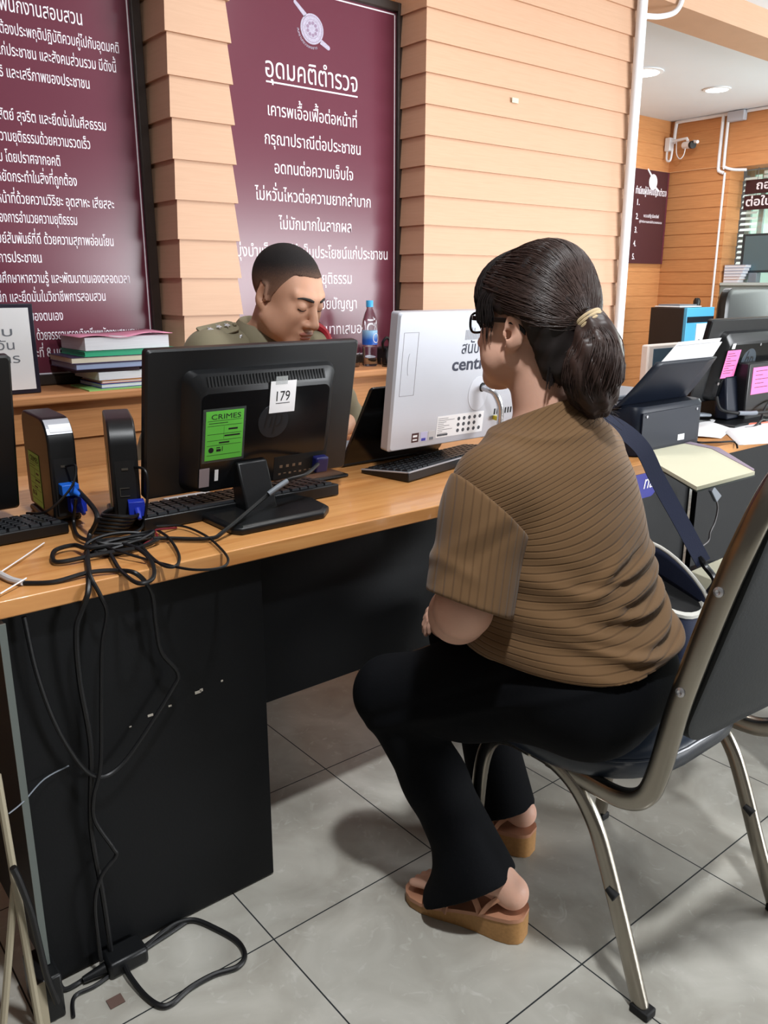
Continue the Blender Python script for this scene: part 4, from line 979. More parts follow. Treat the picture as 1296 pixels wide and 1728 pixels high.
MB().tube(spline([(2.215, 1.196, .600), (2.232, 1.196, .57), (2.226, 1.196, .53), (2.205, 1.196, .50), (2.20, 1.196, .475), (2.16, 1.196, .462), (2.134, 1.2, .44)], 6), 0.0028, 8).build('lead', mat('grey_lead', (92, 88, 88), 0.5), us, smooth=True)

# ------------------------------------------------------------------ far bay
wd = thing('water_dispenser', 'blue and white fronted dark water dispenser in the far corner', 'dispenser', (6.8, 4.2, 0))
MB().box((6.59, 4.03, 0.02), (7.03, 4.36, 1.01)).build('body', mat('dark_side', (34, 30, 32), 0.5, noise=(5, 0.1, (1, 1, 1))), wd, bevel=0.006)
MB().box((6.592, 4.000, 0.02), (7.028, 4.031, 1.012)).build('front', mat('sky_blue_front', (86, 178, 226), 0.35), wd, bevel=0.004)
MB().box((6.60, 3.996, 0.885), (7.02, 4.004, 0.935)).build('control_strip', M_bluish, wd)
MB().box((6.75, 3.992, 0.40), (7.005, 4.003, 0.875)).build('white_door', M_white, wd, bevel=0.003)
MB().box((6.79, 3.985, 0.68), (6.81, 3.995, 0.74)).build('tap', M_grey, wd)
ty = thing('tray', 'flat pale tray on top of the water dispenser', 'tray', (6.75, 4.2, 1.012))
MB().box((6.60, 4.08, 1.0125), (6.95, 4.33, 1.022)).build('base', M_paper, ty, bevel=0.003); MB().box((6.63, 4.10, 1.0225), (6.90, 4.31, 1.036)).build('sheets', M_grey, ty)
tag(MB().lathe([(0, 0), (0.03, 0), (0.032, 0.05), (0.02, 0.075), (0, 0.078)], 16, (6.98, 4.15, 1.0125)).build('jug_lid', M_black, None, smooth=True), 'small black knobbed lid on the water dispenser', 'lid')
sb = thing('notice_board', 'small dark maroon board numbered 1 to 5 on the far wall', 'sign', (7.2, 4.9, 1.82))
MB().box((6.78, 4.885, 1.40), (7.512, 4.909, 2.243)).build('board_face', mat('dark_maroon_board', (74, 40, 46), 0.35), sb)
MB().box((7.490, 4.8845, 1.40), (7.512, 4.8855, 2.236)).build('edge_strip', M_maroon, sb)
emblem(sb, 7.250, 4.884, 2.140, 0.070, 0.95, detail=False).data.materials[0] = M_letter
thai('ทำเนียบผู้บังคับบัญชาตำรวจ', 0.085, 0.50, 7.235, 4.884, 2.025, sb, 'CENTER', bold=0.001)
for i, z in enumerate((1.925, 1.800, 1.678, 1.556, 1.437)):
    thai(f'{i+1}.', 0.075, 0.04, 7.020-0.004*i, 4.884, z+0.0, sb, 'LEFT', bold=0.001)
thai('พ.ต.อ.อภิรัฐ เรืองทรัพย์', 0.042, 0.25, 7.265, 4.884, 1.822, sb, 'CENTER')
thai('ผู้กำกับการสถานีตำรวจนครบาล', 0.030, 0.37, 7.262, 4.884, 1.772, sb, 'CENTER')
# hanging signs in the window
for i, (z0, z1, s, sz, lab) in enumerate(((2.008, 2.128, 'ถอน', 0.10, 'upper of two maroon signs hanging in the far window'), (1.868, 1.992, 'ต่อใบอนุญาต', 0.10, 'lower of two maroon signs hanging in the far window'))):
    h = thing('hanging_sign', lab, 'sign', (7.72, 3.7, z0))
    MB().box((7.705, 3.2, z0), (7.725, 4.205, z1)).build('plate', mat('sign_maroon', (56, 24, 32), 0.4), h)
    thai(s, sz, 0.20 if i == 0 else 0.62, 7.7045, 4.10 if i == 0 else 4.185, z0+0.035, h, 'LEFT', xdir=(0, -1, 0), bold=0.002)
    for y in (3.4, 4.1): MB().cyl((7.715, y, z1), (7.715, y, 2.23 if i == 0 else 2.008), 0.003, None, 6).build('wire', M_grey, h)
# things on the window counter
ct = thing('cabinet', 'grey cabinet below the far window', 'cabinet', (7.68, 3.6, 0))
MB().box((7.56, 0.6, 0.0), (7.78, 4.27, 1.195)).build('body', mat('grey_cabinet', (128, 140, 138), 0.45), ct)
MB().box((7.55, 0.6, 1.195), (7.795, 4.275, 1.222)).build('top', mat('pale_counter', (190, 200, 198), 0.4), ct, bevel=0.003)
for k in range(6):
    book(['lowest pale book in the pile on the far window counter', 'second book in the pile on the far window counter', 'third book in the pile on the far window counter', 'fourth book in the pile on the far window counter', 'fifth book in the pile on the far window counter', 'top book of the pile on the far window counter'][k],
         7.57, 7.76, 4.045+.012*(5-k), 4.255, 1.2225+k*0.0265, 1.2480+k*0.0265, 0.0, [mat('pinkish_grey_cover', (176, 156, 168), 0.5), M_corange, M_cgrey, M_cgrey, M_cgrey, M_cgrey][k], M_pages, grp='books on the far window counter')
for k in range(3):
    book(['lower of three books behind the pile by the far window', 'middle of three books behind the pile by the far window', 'upper of three books behind the pile by the far window'][k], 7.62, 7.77, 4.256, 4.272, 1.39+k*.03, 1.412+k*.03, 0, M_white, M_pages, grp='books behind the pile') if False else None
tv = thing('television', 'dark flat screen standing in the far window', 'television', (7.70, 3.7, 1.22))
MB().box((7.67, 2.95, 1.31), (7.70, 4.16, 1.655)).build('case', mat('dusky_screen_case', (38, 54, 62), 0.3), tv, bevel=0.006)
MB().box((7.667, 2.98, 1.33), (7.6705, 4.13, 1.635)).build('screen', mat('dusky_screen', (84, 108, 116), 0.15), tv)
MB().box((7.66, 3.98, 1.2225), (7.74, 4.06, 1.31)).build('stand', M_grey, tv, bevel=0.004)
oc = thing('office_chair', 'black high backed office chair beyond the right monitor', 'chair', (4.49, 2.3, 0))
b = MB()
b.loft([[(x, 2.30+dy+0.04*(1-((x-4.46)/0.30)**2), z) for x, z in rrect(0.60-2*e, 0.62-2*e, 0.09, 6, 4.47, 0.875)] for dy, e in ((0.0, 0.015), (0.012, 0.0), (0.05, 0.0), (0.065, 0.015))])
b.build('backrest', M_black, oc, smooth=True, angle=50)
b = MB(); b.loft([[(x, y, z) for x, y in rrect(0.52-2*e, 0.50-2*e, 0.10, 6, 4.47, 2.60)] for z, e in ((0.42, 0.02), (0.43, 0), (0.48, 0), (0.50, 0.02))]); b.build('seat', M_black, oc, smooth=True, angle=50)
MB().cyl((4.47, 2.60, 0.10), (4.47, 2.60, 0.42), 0.03, None, 14).build('gas_column', M_black, oc, smooth=True)
MB().box((4.43, 2.34, 0.40), (4.51, 2.38, 0.75)).build('back_bracket', M_black, oc, bevel=0.004)
for k in range(5):
    a = 2*PI*k/5+0.3
    p = Vector((4.47+0.29*math.cos(a), 2.60+0.29*math.sin(a), 0.075))
    lgm = MB().tube([(4.47, 2.60, 0.10), tuple(p)], [0.025, 0.016], 10).build('leg', M_black, oc, smooth=True)
    MB().cyl((p.x-.012*math.sin(a), p.y+.012*math.cos(a), 0.03), (p.x+.012*math.sin(a), p.y-.012*math.cos(a), 0.03), 0.03, None, 14).build('caster', M_dark, lgm, smooth=True)

# ------------------------------------------------------------------ conduits, camera, ceiling lights
def pipe(label, pts, r, n=5, m=M_white, name='conduit', grp='white cable conduits'):
    return tag(MB().tube(spline(pts, n) if n > 1 else pts, r, 10).build(name, m, None, smooth=True), label, 'conduit', grp)
pipe('front of two white conduits running up the right end of the wide pier', [(3.755, 2.675, 0.0), (3.755, 2.675, 2.695)], 0.019, 1)
pipe('thinner white conduit beside the main one on the wide pier', [(3.796, 2.683, 0.0), (3.796, 2.683, 2.48), (3.80, 2.685, 2.58), (3.84, 2.69, 2.66), (3.90, 2.69, 2.69)], 0.0135, 5)
pipe('white conduit curving along the beam above the wide pier', [(3.80, 2.684, 2.455), (3.93, 2.684, 2.475), (4.05, 2.684, 2.515), (4.10, 2.684, 2.57), (4.115, 2.684, 2.65), (4.12, 2.684, 2.698)], 0.013, 5)
pipe('white conduit from the far camera up and along the ceiling corner', [(7.515, 4.87, 2.50), (7.515, 4.86, 2.66), (7.515, 4.83, 2.685), (7.515, 4.60, 2.685), (7.515, 4.335, 2.685)], 0.016, 4)
pipe('white conduit along the ceiling right of the junction box', [(7.515, 4.16, 2.685), (7.515, 2.5, 2.685)], 0.013, 1)
pipe('left of the pair of white conduits dropping by the far window', [(7.512, 4.382, 2.68), (7.512, 4.382, 2.26), (7.515, 4.372, 2.21), (7.515, 4.33, 2.19)], 0.015, 4)
pipe('right of the pair of white conduits dropping by the far window', [(7.512, 4.332, 2.68), (7.512, 4.330, 2.27), (7.513, 4.315, 2.235), (7.53, 4.24, 2.21), (7.55, 4.13, 2.20)], 0.013, 4)
pipe('thin white conduit down the wall edge beside the far window', [(7.520, 4.318, 2.19), (7.520, 4.318, 0.95)], 0.010, 1)
jb = thing('junction_box', 'grey junction box on the ceiling corner above the far window', 'box', (7.5, 4.25, 2.62))
MB().box((7.47, 4.165, 2.612), (7.532, 4.325, 2.695)).build('body', mat('pale_grey_box', (186, 190, 200), 0.5), jb, bevel=0.006)
cc = thing('security_camera', 'white security camera on a bracket in the far corner', 'camera', (7.46, 4.90, 2.50))
MB().box((7.40, 4.83, 2.40), (7.50, 4.905, 2.56)).build('junction_base', M_white, cc, bevel=0.008)
MB().tube([(7.45, 4.83, 2.515), (7.44, 4.62, 2.525), (7.44, 4.60, 2.49)], 0.018, 10).build('arm', M_white, cc, smooth=True)
MB().cyl((7.46, 4.66, 2.45), (7.40, 4.52, 2.435), 0.042, None, 18).build('body', M_white, cc, smooth=True)
MB().cyl((7.402, 4.525, 2.4355), (7.385, 4.485, 2.431), 0.046, 0.046, 18).build('lens_hood', M_black, cc, smooth=True)
MB().tube([(7.41, 4.50, 2.47), (7.37, 4.42, 2.455)], 0.02, 10).build('sun_shield', M_white, cc, smooth=True)
MB().tube(spline([(7.43, 4.88, 2.41), (7.42, 4.87, 2.30), (7.42, 4.83, 2.28), (7.42, 4.81, 2.31), (7.42, 4.80, 2.40)], 6), 0.014, 10).build('cable_loop', M_white, cc, smooth=True)
MB().tube(spline([(7.44, 4.76, 2.50), (7.43, 4.74, 2.36), (7.42, 4.68, 2.29), (7.42, 4.63, 2.33), (7.43, 4.62, 2.42)], 6), 0.006, 8).build('lead', M_white, cc, smooth=True)
cc.scale = (0.74, 0.74, 0.74)
M_glow = mat('lamp_glow', (255, 255, 255), 0.5, emit=((255, 255, 255), 9.0))
for (x, y), lab in (((5.66, 3.98), 'nearer round ceiling light, partly behind the wide pier edge'), ((6.585, 3.921), 'farther round ceiling light in the far bay')):
    t = thing('ceiling_light', lab, 'light', (x, y, 2.70), 0, 'round ceiling lights in the far bay')
    rl_ = 1.45 if x < 6 else 1.0
    MB().lathe([(0.105*rl_, 0.0), (0.105*rl_, -0.006), (0.085*rl_, -0.010), (0.085*rl_, 0.0)], 32, (x, y, 2.699)).build('rim', M_white, t, smooth=True)
    MB().lathe([(0.0, -0.007), (0.085*rl_, -0.007), (0.085*rl_, -0.001), (0.0, -0.001)], 32, (x, y, 2.699)).build('diffuser', M_glow, t, smooth=True)
    l = bpy.data.lights.new('ceiling_light_lamp', 'AREA'); l.shape = 'DISK'; l.size = 0.16; l.energy = 16; l.color = (0.93, 0.97, 1.0)
    lo = bpy.data.objects.new('ceiling_light_lamp', l); COL.objects.link(lo); lo.location = (x, y, 2.688)
# tape scraps and dents on the wide pier
for lab, lo, hi, m in (('small cream tape scrap high on the wide pier', (2.905, 2.6955, 1.965), (2.945, 2.6985, 1.985), M_cream),):
    tag(MB().box(lo, hi).build('tape_scrap', m), lab, 'tape')
# ------------------------------------------------------------------ visitor chair
M_seat = mat('navy_black_vinyl', (26, 34, 46), 0.30, spec=0.6, bump=(140, 0.05, (1, 1, 1)))
M_backpanel = mat('charcoal_back_panel', (25, 29, 32), 0.55, bump=(200, 0.08, (1, 1, 1)))
def oval_tube(pts, ru, rv, seg=14, side=(1, 0, 0)):
    """flattened tube; ru is the half width along 'side'"""
    P = [Vector(p) for p in pts]; rings = []; s0 = Vector(side)
    for i, p in enumerate(P):
        t = (P[min(i+1, len(P)-1)]-P[max(i-1, 0)]).normalized()
        u = (s0-t*s0.dot(t))
        if u.length < 0.15: u = Vector((0, 1, 0))-t*t.y
        u.normalize(); v = t.cross(u)
        ring = []
        for k in range(seg):
            a = 2*PI*k/seg; c, s = math.cos(a), math.sin(a)
            e = 0.62
            ring.append(tuple(p+u*ru*math.copysign(abs(c)**e, c)+v*rv*math.copysign(abs(s)**e, s)))
        rings.append(ring)
    return rings
def visitor_chair(label, ox, oy, group=None):
    t = thing('visitor_chair', label, 'chair', (1.25+ox, 0.85+oy, 0), 0, group)
    def S(*pts): return spline([(x+ox, y+oy, z) for x, y, z in pts], 6)
    # back frame: one tube up, over and down, ending in two forward bends under the seat
    L = [(1.055, 0.83, 0.384), (1.052, 0.74, 0.382), (1.050, 0.672, 0.386), (1.048, 0.630, 0.412), (1.047, 0.610, 0.465), (1.046, 0.585, 0.60), (1.046, 0.543, 0.77), (1.050, 0.512, 0.88)]
    R = [(2.50-x-0.005, y-0.03, z) for x, y, z in L]
    top = [(1.075, 0.492, 0.955), (1.135, 0.478, 0.995), (1.25, 0.468, 1.005), (1.365, 0.462, 0.995), (1.425, 0.470, 0.955)]
    MB().loft(oval_tube(S(*(L+top+R[::-1])), 0.0115, 0.018)).build('back_frame', M_chrome, t, smooth=True, angle=60)
    for sx, dy in ((1.055, 0), (1.457, -0.03)):
        fx = 0.0 if sx < 1.2 else 0.01
        leg = [(sx+fx, 0.60+dy, 0.0), (sx, 0.645+dy, 0.12), (sx-.002, 0.697+dy, 0.255), (sx-.004, 0.725+dy, 0.315), (sx-.006, 0.765+dy, 0.362), (sx-.006, 0.815+dy, 0.385), (sx-.006, 0.87+dy, 0.388)]
        MB().loft(oval_tube(S(*leg), 0.0105, 0.0145)).build('leg', M_chrome, t, smooth=True, angle=60)
        leg2 = [(sx-.012, 1.010+dy, 0.0), (sx-.012, 0.995+dy, 0.15), (sx-.014, 0.980+dy, 0.30), (sx-.014, 0.955+dy, 0.365), (sx-.013, 0.915+dy, 0.388), (sx-.012, 0.86+dy, 0.390)]
        MB().loft(oval_tube(S(*leg2), 0.0105, 0.0145)).build('leg', M_chrome, t, smooth=True, angle=60)
        for y, xx in ((0.60+dy, sx+fx), (1.010+dy, sx-.012)):
            MB().box((xx-.014+ox, y-.018+oy, 0.0), (xx+.014+ox, y+.018+oy, 0.016)).build('leg_tip', M_dark, t, bevel=0.003)
        MB().cyl((sx+ox-.012, 0.662+dy+oy, 0.20), (sx+ox-.012, 0.680+dy+oy, 0.208), 0.009, 0.006, 10).build('stacking_bumper', M_dark, t, smooth=True)
    # seat pad with piping
    def ring(z, e, n=8): return [(x+ox, y+oy, z) for x, y in rrect(0.485-2*e, 0.455-2*e, 0.185-e, n, 1.252, 0.872)]
    MB().loft([ring(0.392, 0.035), ring(0.394, 0.012), ring(0.402, 0.003), ring(0.425, 0.0), ring(0.437, 0.004), ring(0.448, 0.018), ring(0.456, 0.05), ring(0.459, 0.11)]).build('seat', M_seat, t, smooth=True, angle=70)
    pr = ring(0.4345, 0.0015)
    MB().loft(ring_path(pr+pr[:2], [0.0028]*(len(pr)+2), 6), cap=False).build('piping', M_seat, t, smooth=True)
    MB().box((1.05+ox, 0.76+oy, 0.378), (1.455+ox, 0.79+oy, 0.393)).build('cross_bar', M_chrome, t)
    # back panel following the lean of the frame
    pts2 = []
    for x, z in rrect(0.386, 0.455, 0.05, 6, 1.2505, 0.7450):
        pts2.append((x, z))
    rr = []
    for d in (-0.012, -0.010, 0.010, 0.022):
        e = 0.006 if d in (-0.012, 0.022) else 0.0
        ring2 = []
        for x, z in rrect(0.386-2*e, 0.455-2*e, 0.05, 6, 1.2505, 0.7450):
            yc = 0.610+(0.465-z)*0.262-0.03*(x-1.047)/0.40
            yc -= 0.012*(1-((x-1.25)/0.2)**2)
            ring2.append((x+ox, yc+d+oy, z))
        rr.append(ring2)
    MB().loft(rr).build('backrest', M_backpanel, t, smooth=True, angle=50)
    for z, y in ((0.62, 0.580), (0.79, 0.539)):
        s = MB(); s.lathe([(0.0, 0.0), (0.0075, 0.0), (0.0075, 0.002), (0.004, 0.003), (0.0, 0.001)], 14)
        s.v = [(1.0345-p[2]+ox, y+p[0]+oy, z+p[1]) for p in s.v]
        s.build('screw', M_rod, t, smooth=True)
    return t
visitor_chair('chrome framed visitor chair with dark vinyl seat, under the seated woman', 0, 0)
visitor_chair('chrome framed visitor chair beside the seated woman, holding a cream file', 0.755, 0.06)
fl_ = thing('file_folder', 'cream file lying on the empty visitor chair behind the navy bag', 'folder', (1.95, 1.0, 0.462))
MB().hexa([(1.80, 0.80, 0.4615), (2.09, 0.85, 0.4615), (2.16, 1.06, 0.4615), (1.86, 1.05, 0.4615), (1.80, 0.80, 0.496), (2.09, 0.85, 0.496), (2.16, 1.06, 0.496), (1.86, 1.05, 0.496)]).build('cover', M_cream, fl_, bevel=0.002)

# ------------------------------------------------------------------ navy bag hanging from the woman's shoulder
M_navybag = mat('navy_bag_cloth', (25, 33, 58), 0.75, bump=(420, 0.15, (1, 1, 1)))
M_strap = mat('navy_strap', (25, 32, 58), 0.7, bump=(600, 0.12, (1, 1, 1)))
M_zip = mat('white_zip_band', (196, 194, 186), 0.6)
bg_ = thing('shoulder_bag', 'navy shoulder bag with open white edged zip beside the seated woman', 'bag', (1.56, 0.87, 0.47))
n_before = set(bpy.data.objects)
def bagring(z, e, dx=0.0):
    return [(x+dx, y, z+0.28*(y-0.88)) for x, y in rrect(0.13-2*e, 0.25-2*e, 0.05, 5, 1.555, 0.885)]
MB().loft([bagring(0.462, 0.02), bagring(0.475, 0.004), bagring(0.52, 0.0), bagring(0.568, 0.004)]).build('body', M_navybag, bg_, smooth=True, angle=60)
MB().loft([bagring(0.569, 0.002), bagring(0.576, 0.0015), bagring(0.577, 0.010), bagring(0.570, 0.012)], cap=False).build('zip_band', M_zip, bg_, smooth=True, angle=40)
MB().loft([bagring(0.5695, 0.011), bagring(0.5705, 0.0112)]).build('opening', M_dark, bg_)  # flat near-black sheet standing in for the shade inside the bag
# lifted flap on the far side of the opening
n = 12; P = []
for i in range(n+1):
    u = i/n; y = 0.765+0.245*u
    hgt = 0.075*math.sin(PI*min(1, u*1.02))**0.7
    P.append([(1.612-0.02*v*math.sin(PI*u), y, 0.572+0.28*(y-0.88)+hgt*v) for v in np.linspace(0, 1, 6)])
o = MB().grid(P).build('flap', M_navybag, bg_, smooth=True); sm = o.modifiers.new('thickness', 'SOLIDIFY'); sm.thickness = 0.012
e = MB().tube([tuple(Vector(r[-1])+Vector((-0.009, 0, 0.001))) for r in P], 0.0042, 8).build('flap_zip', M_zip, bg_, smooth=True)
MB().box((1.575, 0.752, 0.545), (1.590, 0.764, 0.572)).build('zip_pull', M_bluish, bg_, bevel=0.002)
MB().tube(spline([(1.60, 0.775, 0.575), (1.612, 0.77, 0.60), (1.620, 0.80, 0.622), (1.617, 0.815, 0.640)], 5), 0.007, 8).build('ring', M_blackgloss, bg_, smooth=True)
def band(pts, wdt, th, up):
    P = [Vector(p) for p in spline(pts, 6)]; rings = []
    for i, p in enumerate(P):
        t = (P[min(i+1, len(P)-1)]-P[max(i-1, 0)]).normalized(); s = t.cross(Vector(up)).normalized(); q = s.cross(t)
        rings.append([tuple(p+s*a*wdt/2+q*b*th/2) for a, b in ((-1, -1), (1, -1), (1, 1), (-1, 1))])
    return MB().loft(rings)
band([(1.622, 0.806, 0.628), (1.612, 0.815, 0.650), (1.58, 0.845, 0.722), (1.54, 0.881, 0.808), (1.49, 0.895, 0.882), (1.42, 0.918, 0.932), (1.34, 0.935, 0.952)], 0.034, 0.003, (-0.55, -0.80, 0.2)).build('strap', M_strap, bg_, smooth=True, angle=50)

for ch in bg_.children: ch.matrix_parent_inverse = Matrix.Translation((-0.040, 0.060, 0.0)) @ ch.matrix_parent_inverse
# ------------------------------------------------------------------ smooth bodies: distance fields turned into meshes
F4 = np.float32
def rcone(a, b, ra, rb):
    a = np.array(a, F4); b = np.array(b, F4); ba = b-a; L2 = float(ba@ba)+1e-12
    def f(P):
        pa = P-a; t = np.clip((pa@ba)/L2, 0, 1)
        return np.sqrt(((pa-t[:, None]*ba)**2).sum(1))-(ra+(rb-ra)*t)
    f.box = (np.minimum(a-ra, b-rb), np.maximum(a+ra, b+rb)); return f
def ell(c, r, R=None):
    c = np.array(c, F4); r = np.array(r, F4)
    Rm = None if R is None else np.array(R, F4)   # columns are the ellipsoid's axes
    def f(P):
        q = P-c
        if Rm is not None: q = q @ Rm
        k0 = np.sqrt(((q/r)**2).sum(1)); k1 = np.sqrt(((q/(r*r))**2).sum(1))+1e-9
        return k0*(k0-1)/k1
    m = float(max(r)); f.box = (c-m, c+m); return f
def stack(zs, cs, ab, lat, e=2.0):
    """upright body section list: centre, lateral and depth radii by height"""
    zs = np.array(zs, F4); cs = np.array(cs, F4); ab = np.array(ab, F4); lat = np.array(lat, F4); fw = np.array((-lat[1], lat[0]), F4)
    zf = np.linspace(zs[0], zs[-1], 80)
    def sm(v):  # smooth interpolation through the sections
        h = np.interp(zf, zs, v); k = np.array([1, 2, 3, 4, 3, 2, 1], float); k /= k.sum()
        return np.convolve(np.pad(h, 3, mode='edge'), k, 'valid')
    X, Y, A, B = sm(cs[:, 0]), sm(cs[:, 1]), sm(ab[:, 0]), sm(ab[:, 1])
    def f(P):
        z = P[:, 2]
        dx = P[:, 0]-np.interp(z, zf, X); dy = P[:, 1]-np.interp(z, zf, Y)
        a = np.interp(z, zf, A); b = np.interp(z, zf, B)
        u = dx*lat[0]+dy*lat[1]; v = dx*fw[0]+dy*fw[1]
        k0 = (np.abs(u/a)**e+np.abs(v/b)**e)**(1/e)
        k1 = np.sqrt((u/a**2)**2+(v/b**2)**2)+1e-6
        d = k0*(k0-1)/np.maximum(k1, 1e-3)
        d = np.where(k0 < 0.3, -np.minimum(a, b)*0.7, d)
        return np.maximum(d, np.maximum(zs[0]-z, z-zs[-1]))
    m = float(ab.max()); f.box = (np.array((cs[:, 0].min()-m, cs[:, 1].min()-m, zs[0])), np.array((cs[:, 0].max()+m, cs[:, 1].max()+m, zs[-1]))); return f
def smin(a, b, k):
    h = np.maximum(k-np.abs(a-b), 0)/k
    return np.minimum(a, b)-h*h*k*0.25
def smax(a, b, k): return -smin(-a, -b, k)
def union(fs, k=0.02):
    def f(P):
        d = None
        for g in fs:
            kk = k
            if isinstance(g, tuple): g, kk = g
            e = g(P)
            d = e if d is None else smin(d, e, kk)
        return d
    bs = [(g[0] if isinstance(g, tuple) else g).box for g in fs]
    f.box = (np.min([b[0] for b in bs], 0), np.max([b[1] for b in bs], 0)); return f
def moved(f, M):
    """distance field placed by a rigid matrix M"""
    Mi = np.array(M.inverted(), F4); R = Mi[:3, :3]; t = Mi[:3, 3]
    def g(P): return f(P @ R.T+t)
    lo, hi = f.box
    cs = [np.array(M @ Vector((x, y, z))) for x in (lo[0], hi[0]) for y in (lo[1], hi[1]) for z in (lo[2], hi[2])]
    g.box = (np.min(cs, 0), np.max(cs, 0)); return g
def sub(f, g, k=0.006):
    def h(P): return smax(f(P), -g(P), k)
    h.box = f.box; return h
def grow(f, r):
    def g(P): return f(P)-r
    g.box = (np.array(f.box[0])-r, np.array(f.box[1])+r); return g
def cut(f, n, d, k=0.004):
    """keep the side where p.n < d"""
    n = np.array(n, F4); n = n/np.linalg.norm(n)
    def g(P): return smax(f(P), P@n-d, k)
    g.box = f.box; return g

def net(f, h, pad=0.012):
    lo = np.array(f.box[0], float)-pad; hi = np.array(f.box[1], float)+pad
    n = np.ceil((hi-lo)/h).astype(int)+1
    ax = [lo[i]+h*np.arange(n[i]) for i in range(3)]
    # coarse pass to skip empty blocks
    V = np.full(n, 1.0, F4)
    B = 8
    cx, cy, cz = [np.arange(0, n[i], B) for i in range(3)]
    gx, gy, gz = np.meshgrid(cx, cy, cz, indexing='ij')
    cen = np.stack([lo[0]+h*(gx.ravel()+B/2), lo[1]+h*(gy.ravel()+B/2), lo[2]+h*(gz.ravel()+B/2)], 1).astype(F4)
    dc = f(cen)
    near = np.abs(dc) < h*B*1.6
    for (i, j, k), dd, nr in zip(np.stack([gx.ravel(), gy.ravel(), gz.ravel()], 1), dc, near):
        if not nr: V[i:i+B, j:j+B, k:k+B] = np.sign(dd) if dd != 0 else 1
    idx = np.nonzero(near)[0]
    sub_ = 400
    for s in range(0, len(idx), sub_):
        ii = idx[s:s+sub_]
        o = np.stack(np.meshgrid(np.arange(B), np.arange(B), np.arange(B), indexing='ij'), -1).reshape(-1, 3)
        base = np.stack([gx.ravel()[ii], gy.ravel()[ii], gz.ravel()[ii]], 1)
        g = (base[:, None, :]+o[None]).reshape(-1, 3)
        ok = (g < n).all(1); g = g[ok]
        P = (lo+h*g).astype(F4)
        V[g[:, 0], g[:, 1], g[:, 2]] = f(P)
    S = V < 0
    c = np.zeros(n-1, np.int8)
    for dx in (0, 1):
        for dy in (0, 1):
            for dz in (0, 1):
                c += S[dx:n[0]-1+dx, dy:n[1]-1+dy, dz:n[2]-1+dz]
    act = np.argwhere((c > 0) & (c < 8))
    ids = np.full(n-1, -1, np.int64); ids[act[:, 0], act[:, 1], act[:, 2]] = np.arange(len(act))
    pos = np.zeros((len(act), 3)); cnt = np.zeros(len(act))
    cor = [(0,0,0),(1,0,0),(0,1,0),(1,1,0),(0,0,1),(1,0,1),(0,1,1),(1,1,1)]
    edges = [(0,1),(2,3),(4,5),(6,7),(0,2),(1,3),(4,6),(5,7),(0,4),(1,5),(2,6),(3,7)]
    cv = [V[act[:, 0]+q[0], act[:, 1]+q[1], act[:, 2]+q[2]].astype(float) for q in cor]
    for a, b in edges:
        m = (cv[a] < 0) != (cv[b] < 0)
        t = np.where(m, cv[a]/np.where(m, cv[a]-cv[b], 1), 0)
        p = np.array(cor[a])+t[:, None]*(np.array(cor[b])-np.array(cor[a]))
        pos += np.where(m[:, None], p, 0); cnt += m
    verts = lo+h*(act+pos/cnt[:, None])
    faces = []
    for ax_ in range(3):
        b_, c_ = (ax_+1) % 3, (ax_+2) % 3
        sl = [slice(None)]*3; s1 = list(sl); s2 = list(sl)
        s1[ax_] = slice(0, n[ax_]-1); s2[ax_] = slice(1, n[ax_])
        A = S[tuple(s1)]; Bq = S[tuple(s2)]
        e = np.argwhere(A != Bq)
        e = e[(e[:, b_] > 0) & (e[:, c_] > 0) & (e[:, b_] < n[b_]-1) & (e[:, c_] < n[c_]-1)]
        ina = A[e[:, 0], e[:, 1], e[:, 2]]
        def I(db, dc):
            q = e.copy(); q[:, b_] -= db; q[:, c_] -= dc
            return ids[q[:, 0], q[:, 1], q[:, 2]]
        q = np.stack([I(1, 1), I(0, 1), I(0, 0), I(1, 0)], 1)
        q = np.where(ina[:, None], q, q[:, ::-1])
        faces.append(q)
    faces = np.concatenate(faces); faces = faces[(faces >= 0).all(1)]
    return verts, faces
def relax(v, faces, it=1, w=0.5):
    e = np.concatenate([faces[:, [0, 1]], faces[:, [1, 2]], faces[:, [2, 3]], faces[:, [3, 0]]])
    for _ in range(it):
        s = np.zeros_like(v); k = np.zeros(len(v))
        np.add.at(s, e[:, 0], v[e[:, 1]]); np.add.at(k, e[:, 0], 1)
        np.add.at(s, e[:, 1], v[e[:, 0]]); np.add.at(k, e[:, 1], 1)
        v = v*(1-w)+w*s/np.maximum(k, 1)[:, None]
    return v
def solid(name, f, h, m, parent, it=2, snap=True):
    v, q = net(f, h)
    v = relax(v, q, it)
    me = bpy.data.meshes.new(name)
    me.from_pydata(v.tolist(), [], q.tolist())
    me.polygons.foreach_set('use_smooth', [True]*len(me.polygons)); me.update()
    o = bpy.data.objects.new(name, me); COL.objects.link(o); me.materials.append(m)
    if parent is not None: attach(o, parent)
    return o
